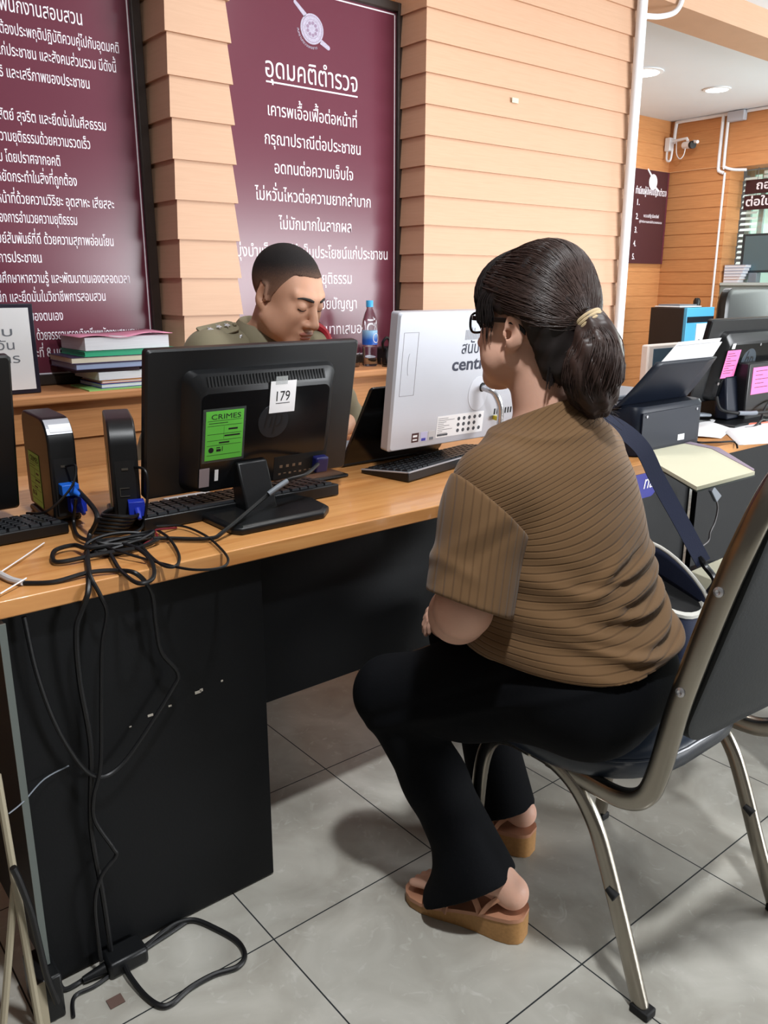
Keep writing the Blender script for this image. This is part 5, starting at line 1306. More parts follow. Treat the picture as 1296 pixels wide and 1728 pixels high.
def strands(name, paths, r, m, parent):
    """thin three-sided hairs along point paths (list of arrays)"""
    V = []; Q = []; o = 0
    for p in paths:
        p = np.asarray(p, float); n = len(p)
        t = np.gradient(p, axis=0); t /= np.linalg.norm(t, axis=1)[:, None]+1e-9
        a = np.cross(t, np.array([0.31, 0.52, 0.79])); a /= np.linalg.norm(a, axis=1)[:, None]+1e-9
        b = np.cross(t, a)
        rr = r*np.interp(np.linspace(0, 1, n), [0, .1, .8, 1], [.7, 1, .9, .25])*rng.uniform(.7, 1.25)
        for k in range(3):
            th = 2*PI*k/3
            V.append(p+(a*math.cos(th)+b*math.sin(th))*rr[:, None])
        for k in range(3):
            i0 = o+k*n; i1 = o+((k+1) % 3)*n; j = np.arange(n-1)
            Q.append(np.stack([i0+j, i0+j+1, i1+j+1, i1+j], 1))
        o += 3*n
    V = np.concatenate(V); Q = np.concatenate(Q)
    me = bpy.data.meshes.new(name); me.from_pydata(V.tolist(), [], Q.tolist())
    me.polygons.foreach_set('use_smooth', [True]*len(me.polygons)); me.update()
    ob = bpy.data.objects.new(name, me); COL.objects.link(ob); me.materials.append(m)
    if parent is not None: attach(ob, parent)
    return ob
def skin_mat(name, rgb):
    m = mat(name, rgb, 0.5, spec=0.35, noise=(18, 0.05, (1, 1, 1)), bump=(320, 0.05, (1, 1, 1)))
    b = m.node_tree.nodes['Principled BSDF']
    b.inputs['Subsurface Weight'].default_value = 0.12
    b.inputs['Subsurface Radius'].default_value = (0.012, 0.005, 0.003); b.inputs['Subsurface Scale'].default_value = 1.0
    return m
def hand_prims(wrist, fwd, up, side, s=1.0, curl=0.5, thumb=1):
    """palm, four unequal bent fingers and a thumb from the side of the palm. side points to the thumb"""
    w = Vector(wrist); f = Vector(fwd).normalized(); sd = Vector(side); sd = (sd-f*sd.dot(f)).normalized(); u = f.cross(sd)
    if u.dot(Vector(up)) < 0: u = -u
    out = []
    def W(a, b, c): return tuple(w+(f*a+sd*b+u*c)*s)
    for b0, b1 in ((0.022, 0.026), (0.007, 0.009), (-0.008, -0.009), (-0.021, -0.026)):
        out.append((rcone(W(0.0, b0*0.8, 0), W(0.082, b1, 0), 0.015*s, 0.0115*s), 0.012*s))
    L = [(0.026, 0.072, 0.0085), (0.009, 0.080, 0.0088), (-0.009, 0.075, 0.0084), (-0.026, 0.058, 0.0074)]
    for b, ln, r in L:
        p = Vector((0.082, b, 0.0)); ang = curl*0.5; pr = [p]
        for q, fr in enumerate((0.46, 0.30, 0.24)):
            ang += curl*(0.45 if q else 0.3)
            p = p+Vector((math.cos(ang)*ln*fr, b*0.05, -math.sin(ang)*ln*fr)); pr.append(p)
        for q in range(3):
            out.append((rcone(W(*pr[q]), W(*pr[q+1]), r*s*(1-.08*q), r*s*(1-.08*(q+1))), 0.004*s))
    t0 = (0.018, 0.026, -0.004); t1 = (0.052, 0.046, -0.014); t2 = (0.078, 0.050, -0.020); t3 = (0.098, 0.046, -0.026)
    out += [(rcone(W(*t0), W(*t1), 0.015*s, 0.0115*s), 0.012*s), (rcone(W(*t1), W(*t2), 0.011*s, 0.0098*s), 0.004*s), (rcone(W(*t2), W(*t3), 0.0098*s, 0.008*s), 0.004*s)]
    return out
def head_sdf(s=1.0, male=False, cheek=1.0):
    """head in its own frame: x to its left, y to the face, z up; 0.225 m from chin to crown"""
    E = lambda c, r, R=None: ell([q*s for q in c], [q*s for q in r], R)
    C3 = lambda a, b, ra, rb: rcone([q*s for q in a], [q*s for q in b], ra*s, rb*s)
    fs = [E((0, -.014, .034), (.073, .094, .083)), (E((0, .030, -.030), (.062, .060, .078)), .03*s), (E((0, .040, .020), (.060, .050, .055)), .02*s)]
    jw = .053 if not male else .058
    for sx in (1, -1):
        fs.append((C3((sx*jw, .010, -.055), (sx*.020, .070, -.094), .020, .020), .030*s))
        fs.append((E((sx*.036, .060, -.028), (.026*cheek, .026, .030*cheek)), .022*s))
        fs.append((E((sx*.040*cheek, .045, -.062), (.024*cheek, .028, .030)), .022*s))
        fs.append((C3((sx*.012, .088, .024), (sx*.046, .070, .026), .010, .009), .014*s))
    fs.append((E((0, .076, -.098), (.024, .018, .016)), .022*s))
    fs.append((E((0, .082, -.062), (.030, .014, .024)), .018*s))
    f = union(fs, .02*s)
    for sx in (1, -1): f = sub(f, E((sx*.032, .103, .003), (.019, .016, .013)), .014*s)
    g = [(C3((0, .090, .010), (0, .113, -.033), .0085, .0115), .012*s), (E((0, .110, -.036), (.012, .012, .009)), .008*s)]
    for sx in (1, -1):
        g.append((E((sx*.0135, .099, -.039), (.0095, .011, .0085)), .007*s))
        g.append((E((sx*.032, .080, .003), (.0155, .0135, .0125)), .005*s))          # lids over the eyes
    mw = 1.12 if male else 1.0
    g.append((E((0, .0955, -.0635), (.023*mw, .0085, .0052)), .006*s)); g.append((E((0, .0935, -.0735), (.020*mw, .0085, .0062)), .006*s))
    f0 = f
    f = union([f]+g, .008*s)
    # crease between the lips, nostrils
    f = sub(f, E((0, .1045, -.0680), (.024*mw, .006, .0010)), .003*s)
    for sx in (1, -1):
        f = sub(f, E((sx*.0075, .108, -.0455), (.004, .006, .0035)), .003*s)
        f = sub(f, E((sx*.032, .0945, -.0030), (.0145, .004, .0008)), .002*s)
        # ear: leaning shell with a hollow, its rim, tragus and lobe
        a = 0.30*sx
        Re = np.array(Matrix.Rotation(-a, 3, 'Z') @ Matrix.Rotation(-0.20, 3, 'X'))
        ear = union([E((sx*.0775, -.012, -.006), (.0085, .0185, .0315), Re), (E((sx*.074, -.004, -.033), (.008, .010, .011)), .008*s)], .006*s)
        ear = sub(ear, E((sx*.0865, -.007, -.001), (.0075, .0105, .0185), Re), .005*s)
        ear = sub(ear, E((sx*.080, -.001, -.012), (.012, .006, .008), Re), .005*s)
        ear = union([ear, (E((sx*.0790, .006, -.012), (.005, .0045, .008)), .004*s)], .004*s)
        f = union([f, (ear, .007*s)], .007*s)
    f.box = (np.array((-.10, -.125, -.125))*s, np.array((.10, .135, .13))*s)
    return f
def head_frame(c, yaw_dir, pitch=0.0, roll=0.0):
    y = Vector((yaw_dir[0], yaw_dir[1], 0)).normalized(); z = Vector((0, 0, 1)); x = y.cross(z)      # x = its right; flip below
    x = -x
    # columns: local x (its left), y (face), z
    M = Matrix(((x[0], y[0], 0, 0), (x[1], y[1], 0, 0), (x[2], y[2], 1, 0), (0, 0, 0, 1)))
    return Matrix.Translation(Vector(c)) @ M @ Matrix.Rotation(-pitch, 4, 'X') @ Matrix.Rotation(roll, 4, 'Y')
# ------------------------------------------------------------------ the seated woman
M_skinw = skin_mat('fair_skin', (214, 168, 146))
def rib_mat(name, rgb, expr):
    m = mat(name, rgb, 0.85, spec=0.15, sheen=0.12)
    nt = m.node_tree; N = nt.nodes; L = nt.links; b = N['Principled BSDF']
    tc = N.new('ShaderNodeTexCoord'); sp = N.new('ShaderNodeSeparateXYZ'); L.new(tc.outputs['Object'], sp.inputs[0])
    s = expr(N, L, sp)
    d = N.new('ShaderNodeMath'); d.operation = 'DIVIDE'; L.new(s, d.inputs[0]); d.inputs[1].default_value = 0.0128
    fr = N.new('ShaderNodeMath'); fr.operation = 'FRACT'; L.new(d.outputs[0], fr.inputs[0])
    pp = N.new('ShaderNodeMath'); pp.operation = 'PINGPONG'; L.new(fr.outputs[0], pp.inputs[0]); pp.inputs[1].default_value = 0.5
    r = N.new('ShaderNodeValToRGB'); c = lin(rgb)
    r.color_ramp.elements[0].position = 0.0; r.color_ramp.elements[0].color = (0, 0, 0, 1)
    r.color_ramp.elements[1].position = 0.16; r.color_ramp.elements[1].color = (1, 1, 1, 1)
    L.new(pp.outputs[0], r.inputs['Fac'])
    mx = N.new('ShaderNodeMix'); mx.data_type = 'RGBA'; L.new(r.outputs['Color'], mx.inputs['Factor'])
    mx.inputs['A'].default_value = (c[0]*.78, c[1]*.76, c[2]*.74, 1); mx.inputs['B'].default_value = (*c, 1)  # grooves darkened in the colour for the shade between ribs
    L.new(mx.outputs['Result'], b.inputs['Base Color'])
    bp = N.new('ShaderNodeBump'); bp.inputs['Strength'].default_value = 0.5; bp.inputs['Distance'].default_value = 0.002
    L.new(r.outputs['Color'], bp.inputs['Height']); L.new(bp.outputs['Normal'], b.inputs['Normal'])
    return m
def mth(N, L, op, a, b):
    q = N.new('ShaderNodeMath'); q.operation = op
    for i, v in enumerate((a, b)):
        if isinstance(v, (int, float)): q.inputs[i].default_value = v
        else: L.new(v, q.inputs[i])
    return q.outputs[0]
def e_torso(N, L, sp):
    t = mth(N, L, 'MULTIPLY', mth(N, L, 'SUBTRACT', sp.outputs[2], 0.58), 1.0)
    t = mth(N, L, 'MAXIMUM', t, -0.02)
    w = mth(N, L, 'MINIMUM', mth(N, L, 'MAXIMUM', mth(N, L, 'MULTIPLY', mth(N, L, 'SUBTRACT', sp.outputs[2], 0.80), 8.0), 0.0), 0.9)
    s = mth(N, L, 'SUBTRACT', sp.outputs[2], mth(N, L, 'MULTIPLY', t, mth(N, L, 'SUBTRACT', sp.outputs[0], 1.11)))
    return mth(N, L, 'ADD', s, mth(N, L, 'MULTIPLY', w, mth(N, L, 'SUBTRACT', sp.outputs[1], 0.78)))
def e_sleeve(N, L, sp):
    a = mth(N, L, 'MULTIPLY', sp.outputs[0], 0.777); b = mth(N, L, 'MULTIPLY', sp.outputs[1], -0.629)
    return mth(N, L, 'ADD', mth(N, L, 'ADD', a, b), mth(N, L, 'MULTIPLY', sp.outputs[2], -0.14))
M_shirt = rib_mat('brown_ribbed_knit', (106, 80, 54), e_torso)
M_sleeve = rib_mat('brown_ribbed_sleeve', (106, 80, 54), e_sleeve)
M_trouser = mat('black_trousers', (10, 11, 14), 0.85, spec=0.12, bump=(240, 0.1, (1, 1, 1)))
M_hair = mat('dark_brown_hair', (32, 26, 25), 0.5, spec=0.35, noise=(60, 0.2, (1, 1, 1)))
M_hair2 = mat('brown_black_hair', (54, 39, 34), 0.46, spec=0.4, noise=(60, 0.2, (1, 1, 1)))
M_glass = mat('black_spectacle_frame', (12, 12, 14), 0.25)
M_sandal = mat('tan_sandal_leather', (176, 126, 98), 0.55, bump=(300, 0.06, (1, 1, 1)))
M_wedge = mat('cork_wedge', (166, 122, 72), 0.6, noise=(160, 0.12, (1, 1, 1)))

wo = thing('person', 'woman in ribbed brown top and black trousers seated with her back to us, hair tied', 'person', (1.155, 0.80, 0.0))
LAT = (0.985, 0.17)
HC = Vector((1.112, 0.962, 1.132))
HM = head_frame(HC, (-0.11, 0.994), 0.0, 0.0)
hs = 0.95
head = moved(head_sdf(hs, cheek=1.08), HM)
shL, elL, wrL = Vector((0.950, 0.890, 0.893)), Vector((0.874, 0.875, 0.700)), Vector((0.985, 1.030, 0.590))
shR, elR, wrR = Vector((1.275, 0.955, 0.893)), Vector((1.315, 1.06, 0.70)), Vector((1.13, 1.10, 0.590))
torso_z = [0.50, 0.575, 0.62, 0.69, 0.75, 0.82, 0.88, 0.925, 0.955]
torso_c = [(1.110, .815), (1.105, .825), (1.100, .838), (1.101, .857), (1.106, .875), (1.110, .892), (1.112, .907), (1.115, .915), (1.118, .920)]
torso_r = [(.128, .105), (.134, .112), (.146, .120), (.153, .121), (.160, .122), (.164, .116), (.168, .104), (.150, .082), (.105, .062)]
body = union([stack(torso_z, torso_c, torso_r, LAT, 2.2), (rcone(shL, shL*.5+shR*.5+Vector((0, 0, .01)), .050, .06), .04), (rcone(shR, shL*.5+shR*.5+Vector((0, 0, .01)), .050, .06), .04)], .03)
hips = union([ell((1.098, .812, .555), (.160, .144, .104), np.array(Matrix.Rotation(0.17, 3, 'Z'))), (ell((1.045, .735, .535), (.092, .080, .085)), .05), (ell((1.160, .765, .535), (.090, .080, .085)), .05)], .04)
thL0, knL, anL = Vector((1.065, .805, .535)), Vector((.915, 1.105, .445)), Vector((1.000, .915, .085))
thR0, knR, anR = Vector((1.235, .840, .535)), Vector((1.195, 1.195, .455)), Vector((1.205, 1.055, .10))
neckf = rcone((1.118, .918, .925), (1.112, .945, 1.06), .056, .053)
skin_list = [body, (hips, .03), (neckf, .03), (head, .02),
    (rcone(shL, elL, .048, .043), .02), (rcone(elL, elL*.72+wrL*.28, .046, .046), .015), (rcone(elL*.72+wrL*.28, wrL, .046, .026), .02),
    (rcone(shR, elR, .048, .043), .02), (rcone(elR, wrR, .044, .026), .02),
    (rcone(thL0, knL, .088, .056), .03), (rcone(knL, anL+Vector((0, .03, .07)), .046, .028), .02), (rcone(thR0, knR, .088, .056), .03), (rcone(knR, anR+Vector((0, .03, .07)), .046, .028), .02)]
skin_list += hand_prims(wrL, (0.72, 0.62, -0.22), (0, 0, 1), (0.9, -0.35, 0.1), 0.92, 0.75)
skin_list += hand_prims(wrR, (-0.60, 0.55, -0.25), (0, 0, 1), (0.55, 0.6, 0.1), 0.92, 0.75)
# feet
def foot_prims(ank, toe, s=1.0):
    a = Vector(ank); d = (Vector(toe)-a); d.z = 0; d.normalize(); sd = Vector((-d.y, d.x, 0))
    hz, tz = a.z, toe[2]
    def W(x, y, z): return tuple(a+d*x*s+sd*y*s+Vector((0, 0, z*s)))
    dz = (tz-(hz-.085))
    return [(rcone(W(.020, 0, .02), W(-.008, 0, -.022), .027*s, .028*s), .02), (rcone(W(-.012, 0, -.02), W(-.046, 0, -.052), .028*s, .031*s), .02), (rcone(W(-.042, 0, -.054), W(.05, 0, -.050), .029*s, .026*s), .02),
            (rcone(W(.02, 0, -.02), W(.11, .008, -.060-.5*(hz-.085-tz)), .032*s, .023*s), .02), (rcone(W(.05, 0, -.05), W(.135, .010, -.068-(hz-.085-tz)), .027*s, .018*s), .02)] + \
           [(rcone(W(.125, y, -.070-(hz-.085-tz)), W(.125+l, y*1.15, -.076-(hz-.085-tz)), r*s, r*.8*s), .006) for y, l, r in ((.026, .052, .0115), (.010, .050, .009), (-.004, .044, .0085), (-.016, .036, .008), (-.026, .026, .0078))]
skin_list += foot_prims((1.003, .905, .138), (0.945, 1.062, .030), 0.90)
skin_list += foot_prims((1.206, 1.060, .138), (1.161, 1.223, .030), 0.90)
sk = union(skin_list, .02)
solid('body', sk, 0.0036, M_skinw, wo, 2)

# --- top: hanging a little off the body, creased across the back
def creases(P):
    u = (P[:, 0]-1.114)*LAT[0]+(P[:, 1]-.862)*LAT[1]; v = -(P[:, 0]-1.114)*LAT[1]+(P[:, 1]-.862)*LAT[0]; z = P[:, 2]
    back = np.clip((0.05-v)/0.06, 0, 1)
    d = np.zeros(len(P), F4)
    for z0, sl, cu, w, A, ua, ub in ((.752, .10, -.5, .0075, .0050, -.15, .20), (.733, -.03, .5, .0065, -.0040, -.17, .10), (.722, .14, -.6, .010, .0045, -.14, .19), (.700, .02, .9, .008, -.0050, -.12, .20),
            (.688, .02, .7, .0065, .0068, -.10, .16), (.672, .05, 1.2, .008, -.0050, -.16, .15), (.652, .16, .5, .012, .0060, -.16, .19), (.636, .02, 1.3, .0075, -.0058, -.19, .12),
            (.624, -.04, 1.2, .010, .0072, -.19, .18), (.606, .10, .9, .010, .0040, -.16, .19), (.782, .28, -.4, .010, .0040, -.14, .02), (.805, .45, -.8, .012, .0045, -.15, -.02), (.770, .20, 0, .009, -.0035, -.15, .04)):
        zc = z0+sl*u+cu*u*u
        win = np.clip((u-ua)/.05, 0, 1)*np.clip((ub-u)/.05, 0, 1)
        d += A*np.exp(-((z-zc)/w)**2)*win
    # side folds by the underarm
    d += .0035*np.sin(z*95+u*40)*np.exp(-((u+.16)/.05)**2)*np.clip((.80-z)/.05, 0, 1)
    return 1.25*d*np.clip(back+.35, 0, 1)
shirt_core = union([stack([.555]+torso_z[2:], [(1.102, .832)]+torso_c[2:], [(a+.014, b+.016) for a, b in [(.166, .172), (.164, .157), (.164, .139), (.163, .129), (.166, .120), (.170, .106), (.152, .083), (.107, .062)]], LAT, 2.3),
    (rcone(shL, shL*.5+shR*.5+Vector((0, .0, .015)), .062, .064), .05), (rcone(shR, shL*.5+shR*.5+Vector((0, 0, .015)), .062, .064), .05), (rcone((1.115, .905, .90), (1.113, .918, 1.03), .098, .058), .06), (rcone(shL, shL+(elL-shL).normalized()*.10, .0600, .0585), .02), (rcone(shR, shR+(elR-shR).normalized()*.10, .0600, .0585), .02)], .03)
def shirt_f(P):
    d = smin(shirt_core(P), hips(P)-.0115, .03)-creases(P)
    # open hem lifted at the back right, neckline cut
    u = (P[:, 0]-1.114)*LAT[0]+(P[:, 1]-.862)*LAT[1]; v = -(P[:, 0]-1.114)*LAT[1]+(P[:, 1]-.862)*LAT[0]
    hem = .611+2.6*np.clip(u-.05, 0, 1)**2-.05*np.clip(-u-.05, -.05, 1)-.08*np.clip(v, 0, 1)
    d = smax(d, hem-P[:, 2], .004)
    nk = P[:, 2]-(1.000-.42*(P[:, 1]-.915)+.10*(P[:, 0]-1.115))
    return smax(d, nk*.9, .004)
shirt_f.box = (np.array((.86, .64, .56)), np.array((1.42, 1.08, 1.05)))
sh = solid('shirt', shirt_f, 0.0034, M_shirt, wo, 1)
# hem stitching follows the edge; sleeve is its own part with ribs running down the arm
def sleeve(s0, e0, name):
    d = (e0-s0).normalized(); a = s0-d*0.0; b = s0+d*0.205
    inner = Vector((1.13, .90, .90))
    g = union([rcone(a, b, .061, .066), (rcone(a+d*.02, b+Vector((.008, -.008, 0)), .060, .066), .03), (rcone(s0*.75+inner*.25, a+d*.05, .056, .060), .05)], .03)
    def f(P):
        q = g(P)
        rel = P-np.array(s0, F4); t = rel@np.array(d, F4)
        pu = rel@np.array((.777, -.629, 0), F4)
        q = q-.0030*np.exp(-((t-.165-.3*pu)/.012)**2)*np.clip((-pu-.02)/.03, 0, 1)-.0025*np.exp(-((t-.06+.8*pu)/.014)**2)+.002*np.exp(-((t-.09+.9*pu)/.012)**2)
        q = smax(q, t-.203-.10*pu, .004)
        q = smax(q, (.040+(.62 if s0.x < 1.1 else -.3)*pu)-t, .005)
        hollow = np.sqrt(((rel-t[:, None]*np.array(d, F4))**2).sum(1))-.057
        q = smax(q, -np.maximum(hollow, .186-t), .003)
        cut_in = (P-np.array(s0, F4))@np.array((s0-inner).normalized(), F4)
        return q
    f.box = g.box
    return solid(name, f, 0.0034, M_sleeve, sh, 1)
sleeve(shL, elL, 'sleeve'); sleeve(shR, elR, 'sleeve')
# armhole seam
sd = (elL-shL).normalized()

# --- trousers with flared hems
def pants_f_make():
    fl = [grow(hips, .008), (rcone(thL0, thL0*.45+knL*.55, .104, .090), .05), (rcone(thL0*.45+knL*.55, knL, .090, .068), .03),
        (rcone(knL, knL*.55+anL*.45, .066, .058), .03), (rcone(knL*.55+anL*.45, anL+Vector((.0, .006, 0)), .058, .068), .03), (rcone(anL+Vector((-.028, .030, .02)), anL+Vector((-.036, .042, -.045)), .060, .070), .04),
        (rcone(thR0, knR, .104, .070), .05), (rcone(knR, knR*.55+anR*.45, .067, .058), .03), (rcone(knR*.55+anR*.45, anR+Vector((.0, .006, -.02)), .058, .070), .03)]
    g = union(fl, .03)
    def f(P):
        d = g(P)
        z = P[:, 2]
        # knee and crotch creases
        rel = P-np.array(knL, F4)
        d = d-.0035*np.exp(-((rel[:, 2]+.055+.5*rel[:, 1])/.010)**2)*np.clip((-rel[:, 1]+.03)/.05, 0, 1)*(np.abs(rel[:, 0]) < .09)
        d = d+.003*np.exp(-((rel[:, 2]+.035+.6*rel[:, 1])/.010)**2)*np.clip((-rel[:, 1]+.02)/.05, 0, 1)*(np.abs(rel[:, 0]) < .09)
        u = (P[:, 0]-1.114)*LAT[0]+(P[:, 1]-.862)*LAT[1]
        d = d-.003*np.sin((P[:, 1]-.3*P[:, 0])*70)*np.exp(-((P[:, 2]-.60)/.03)**2)*np.clip((P[:, 1]-.80)/.05, 0, 1)
        # hems
        left = (P[:, 0]-1.09-.0*P[:, 1]) < 0
        hemL = .034+.72*np.clip(.985-P[:, 1], 0, .2)+.25*np.clip(P[:, 0]-.99, 0, .1)
        hemR = .050+.45*np.clip(1.13-P[:, 1], 0, .2)
        d = smax(d, np.where(left, hemL, hemR)-z, .004)
        d = smax(d, z-(.634-.12*np.clip(u-.09, 0, .2)), .004)
        return smax(d, .456-z-10*(np.abs(z-.45) > 9), .003) if False else d
    f.box = g.box
    return f
solid('trousers', pants_f_make(), 0.0042, M_trouser, wo, 2)

# --- hair: cap, loose fringe, ponytail
def inhead(p): return HM @ Vector(p)
hc_loc = Vector((0, -.018, .030))
cap0 = union([ell((0, -.012, .042), (.080, .094, .090)), (ell((0, -.042, .024), (.074, .066, .088)), .03), (ell((0, .050, .052), (.068, .050, .058)), .04), (ell((0, -.060, -.050), (.057, .050, .060)), .03), (ell((.006, -.030, .090), (.050, .056, .045)), .03)], .02)
def cap_local(P):
    d = cap0(P)
    # hairline: open face, cut round the ears, swept up to the tie at the nape
    x, y, z = P[:, 0], P[:, 1], P[:, 2]
    ax = np.abs(x)
    face = (y-.060)-.10*(z-.02)
    low = np.where(y > .02, .022+.2*(y-.02), np.where(y > -.026, .020+.0*y, .020+3.6*(y+.026)))     # lower edge height by depth
    low = np.maximum(low, -.100+.35*ax)
    d = smax(d, low-z, .006)
    front = np.maximum(y-.055, .052-z)
    d = smax(d, -np.where(z < .050, -(y-.050), -1.0)*1.0, .006) if False else smax(d, np.where(y > .050, .026-z, -.05), .006)
    n = .0013*np.sin(160*x+60*z)*np.sin(90*z-70*y)+.0010*np.sin(240*y+130*z)
    return d-n
cap_local.box = (np.array((-.12, -.15, -.13)), np.array((.12, .13, .15)))
hair = solid('hair', moved(cap_local, HM), 0.0026, M_hair, wo, 1)
TIE = HM.inverted() @ Vector((1.113, 0.858, 1.142))
TIE = np.array(TIE)
pony_pts = [Vector(p) for p in [(1.112, 0.862, 1.143), (1.118, 0.845, 1.139), (1.117, 0.834, 1.112), (1.110, 0.829, 1.080), (1.108, 0.830, 1.052), (1.114, 0.830, 1.028), (1.128, 0.830, 1.010)]]
pony_r = [.019, .020, .035, .044, .044, .034, .018]
pony_s = spline(pony_pts, 5); prs = np.interp(np.linspace(0, 6, len(pony_s)), range(7), pony_r)
segs = [rcone(pony_s[i], pony_s[i+1], prs[i]*.86, prs[i+1]*.86) for i in range(len(pony_s)-1)]
pg = union([segs[0]]+[(s_, .012) for s_ in segs[1:]], .012)
def pony_f(P):
    d = pg(P)
    return d-.0035*np.sin(P[:, 0]*170+P[:, 2]*55)*np.sin(P[:, 1]*150-P[:, 2]*45)-.0012*np.sin(P[:, 0]*420+P[:, 1]*380)
pony_f.box = pg.box
pony = solid('ponytail', pony_f, 0.0030, M_hair2, hair, 1)
# strands swept from the hairline to the tie
def ray_r(f, c, D, r0=.03, r1=.19, n=26):
    lo = np.full(len(D), r0); hi = np.full(len(D), r1)
    for _ in range(n):
        m = (lo+hi)/2; inside = f((c+D*m[:, None]).astype(F4)) < 0
        lo = np.where(inside, m, lo); hi = np.where(inside, hi, m)
    return (lo+hi)/2
cL = np.array((0, -.02, .03))
dT = TIE-cL; dT /= np.linalg.norm(dT)
paths = []
N_ = 1900; dirs = rng.normal(size=(N_*3, 3)); dirs /= np.linalg.norm(dirs, axis=1)[:, None]
ok = (dirs[:, 2] > -.30) & ((dirs@dT) < .93) & ~((dirs[:, 1] > .55) & (dirs[:, 2] < .30)) & ~((np.abs(dirs[:, 0]) > .55) & (dirs[:, 2] < -.05) & (dirs[:, 1] > -.25))
dirs = dirs[ok][:N_]
# starting nearer the hairline for half of them
nt_ = 14
for D in dirs:
    w = math.acos(np.clip(D@dT, -1, 1))
    tt = np.linspace(0, rng.uniform(.55, 1.0), nt_)
    # strands first lift over the crown, then gather to the tie
    S = (np.sin((1-tt)*w)[:, None]*D+np.sin(tt*w)[:, None]*dT)/math.sin(w)
    bend = rng.normal(0, .05); side = np.cross(D, dT); side /= np.linalg.norm(side)+1e-9
    S = S+side*(bend*np.sin(PI*tt))[:, None]; S /= np.linalg.norm(S, axis=1)[:, None]
    r = ray_r(cap0, cL, S)+rng.uniform(-.0006, .0022)*np.interp(tt, [0, .1, 1], [0, 1, .6])
    p = cL+S*r[:, None]
    low = np.where(p[:, 1] > -.026, .014, .014+3.6*(p[:, 1]+.026))
    if (p[:, 2] < np.maximum(low, -.100)).any(): continue
    paths.append(p)
HMn = np.array(HM)
paths = [p@HMn[:3, :3].T+HMn[:3, 3] for p in paths]
strands('hair_strands', paths, .0009, M_hair2, hair)
pp = []
PS = np.array([tuple(p) for p in pony_s]); 
T_ = np.gradient(PS, axis=0); T_ /= np.linalg.norm(T_, axis=1)[:, None]
A_ = np.cross(T_, (0.3, 0.9, 0.1)); A_ /= np.linalg.norm(A_, axis=1)[:, None]; B_ = np.cross(T_, A_)
for k in range(1300):
    th = rng.uniform(0, 2*PI); q = rng.uniform(.86, 1.14); tw = rng.normal(0, .55); i1 = rng.integers(18, len(PS)+1)
    ang = th+tw*np.linspace(0, 1, len(PS)); wv = 1+.09*np.sin(np.linspace(0, 8, len(PS))+th*2.5+rng.normal(0, .4))
    p = PS+(A_*np.cos(ang)[:, None]+B_*np.sin(ang)[:, None])*(prs*q*wv*.93)[:, None]
    if i1 == len(PS):
        e = p[-1]+np.array((rng.normal(.002, .016), rng.normal(-.002, .014), -rng.uniform(.0, .030)))
        p = np.vstack([p, e])
    pp.append(p[:i1+1])
strands('ponytail_strands', pp, .0010, M_hair2, pony)
# fringe and side wisps
fr = []
fd = []
for k in range(520):
    x0 = rng.uniform(-.062, .066); tt = np.linspace(0, 1, 12)
    D0 = np.array((x0*.55+rng.normal(0, .004), .30, .86)); D0 /= np.linalg.norm(D0)
    x1 = x0*1.5+rng.normal(0, .010); y1 = .115-.35*abs(x0)
    D1 = np.array((x1, y1, rng.uniform(-.046, -.004))); D1 /= np.linalg.norm(D1)
    w = math.acos(np.clip(D0@D1, -1, 1)); S = (np.sin((1-tt)*w)[:, None]*D0+np.sin(tt*w)[:, None]*D1)/math.sin(w)
    p = cL+S*(ray_r(cap0, cL, S)+rng.uniform(-.001, .0035)*np.interp(tt, [0, .3, 1], [.2, 1, 1.3])-.004*np.clip(tt-.8, 0, 1)*5*rng.random())[:, None]
    fr.append(p@HMn[:3, :3].T+HMn[:3, 3])
for k in range(70):
    sx = 1 if k % 5 else -1
    y0 = rng.uniform(.030, .062)
    p = spline([(sx*.064, y0*.6, .085), (sx*(.077+rng.uniform(0, .003)), y0, .045), (sx*(.077+rng.uniform(-.002, .003)), y0+rng.uniform(-.004, .006), .012), (sx*(.071+rng.uniform(-.002, .002)), y0*.8+.012+rng.uniform(-.006, .006), -.002-rng.uniform(0, .030)*(rng.random() < .25))], 4)
    fr.append([tuple(HM @ q) for q in p])
strands('fringe', [np.array(p) for p in fr], .0010, M_hair, hair)
nap = []
for k in range(160):
    x0 = rng.uniform(-.055, .060)
    p = spline([(x0, -.072-.3*(.05-abs(x0))*.5, -.070-rng.uniform(0, .028)), (x0*.85, -.098+abs(x0)*.35, -.045), (x0*.5, -.118, -.025), tuple(TIE+np.array((0, .006, 0)))], 4)
    nap.append([tuple(HM @ q) for q in p])
strands('nape_strands', [np.array(p) for p in nap], .0009, M_hair, hair)
tm = MB(); tdir = (pony_pts[2]-pony_pts[0]).normalized(); ta = tdir.orthogonal().normalized(); tb = tdir.cross(ta)
for k in range(3):
    c = Vector((1.115, .850, 1.1420))+tdir*(k-1)*.0055
    tm.loft(ring_path([tuple(c+(ta*math.cos(2*PI*i/22)+tb*math.sin(2*PI*i/22))*.0232) for i in range(24)], [.0036]*24, 8), cap=False)
tm.build('hair_tie', mat('sand_hair_tie', (186, 164, 128), 0.7), hair, smooth=True)

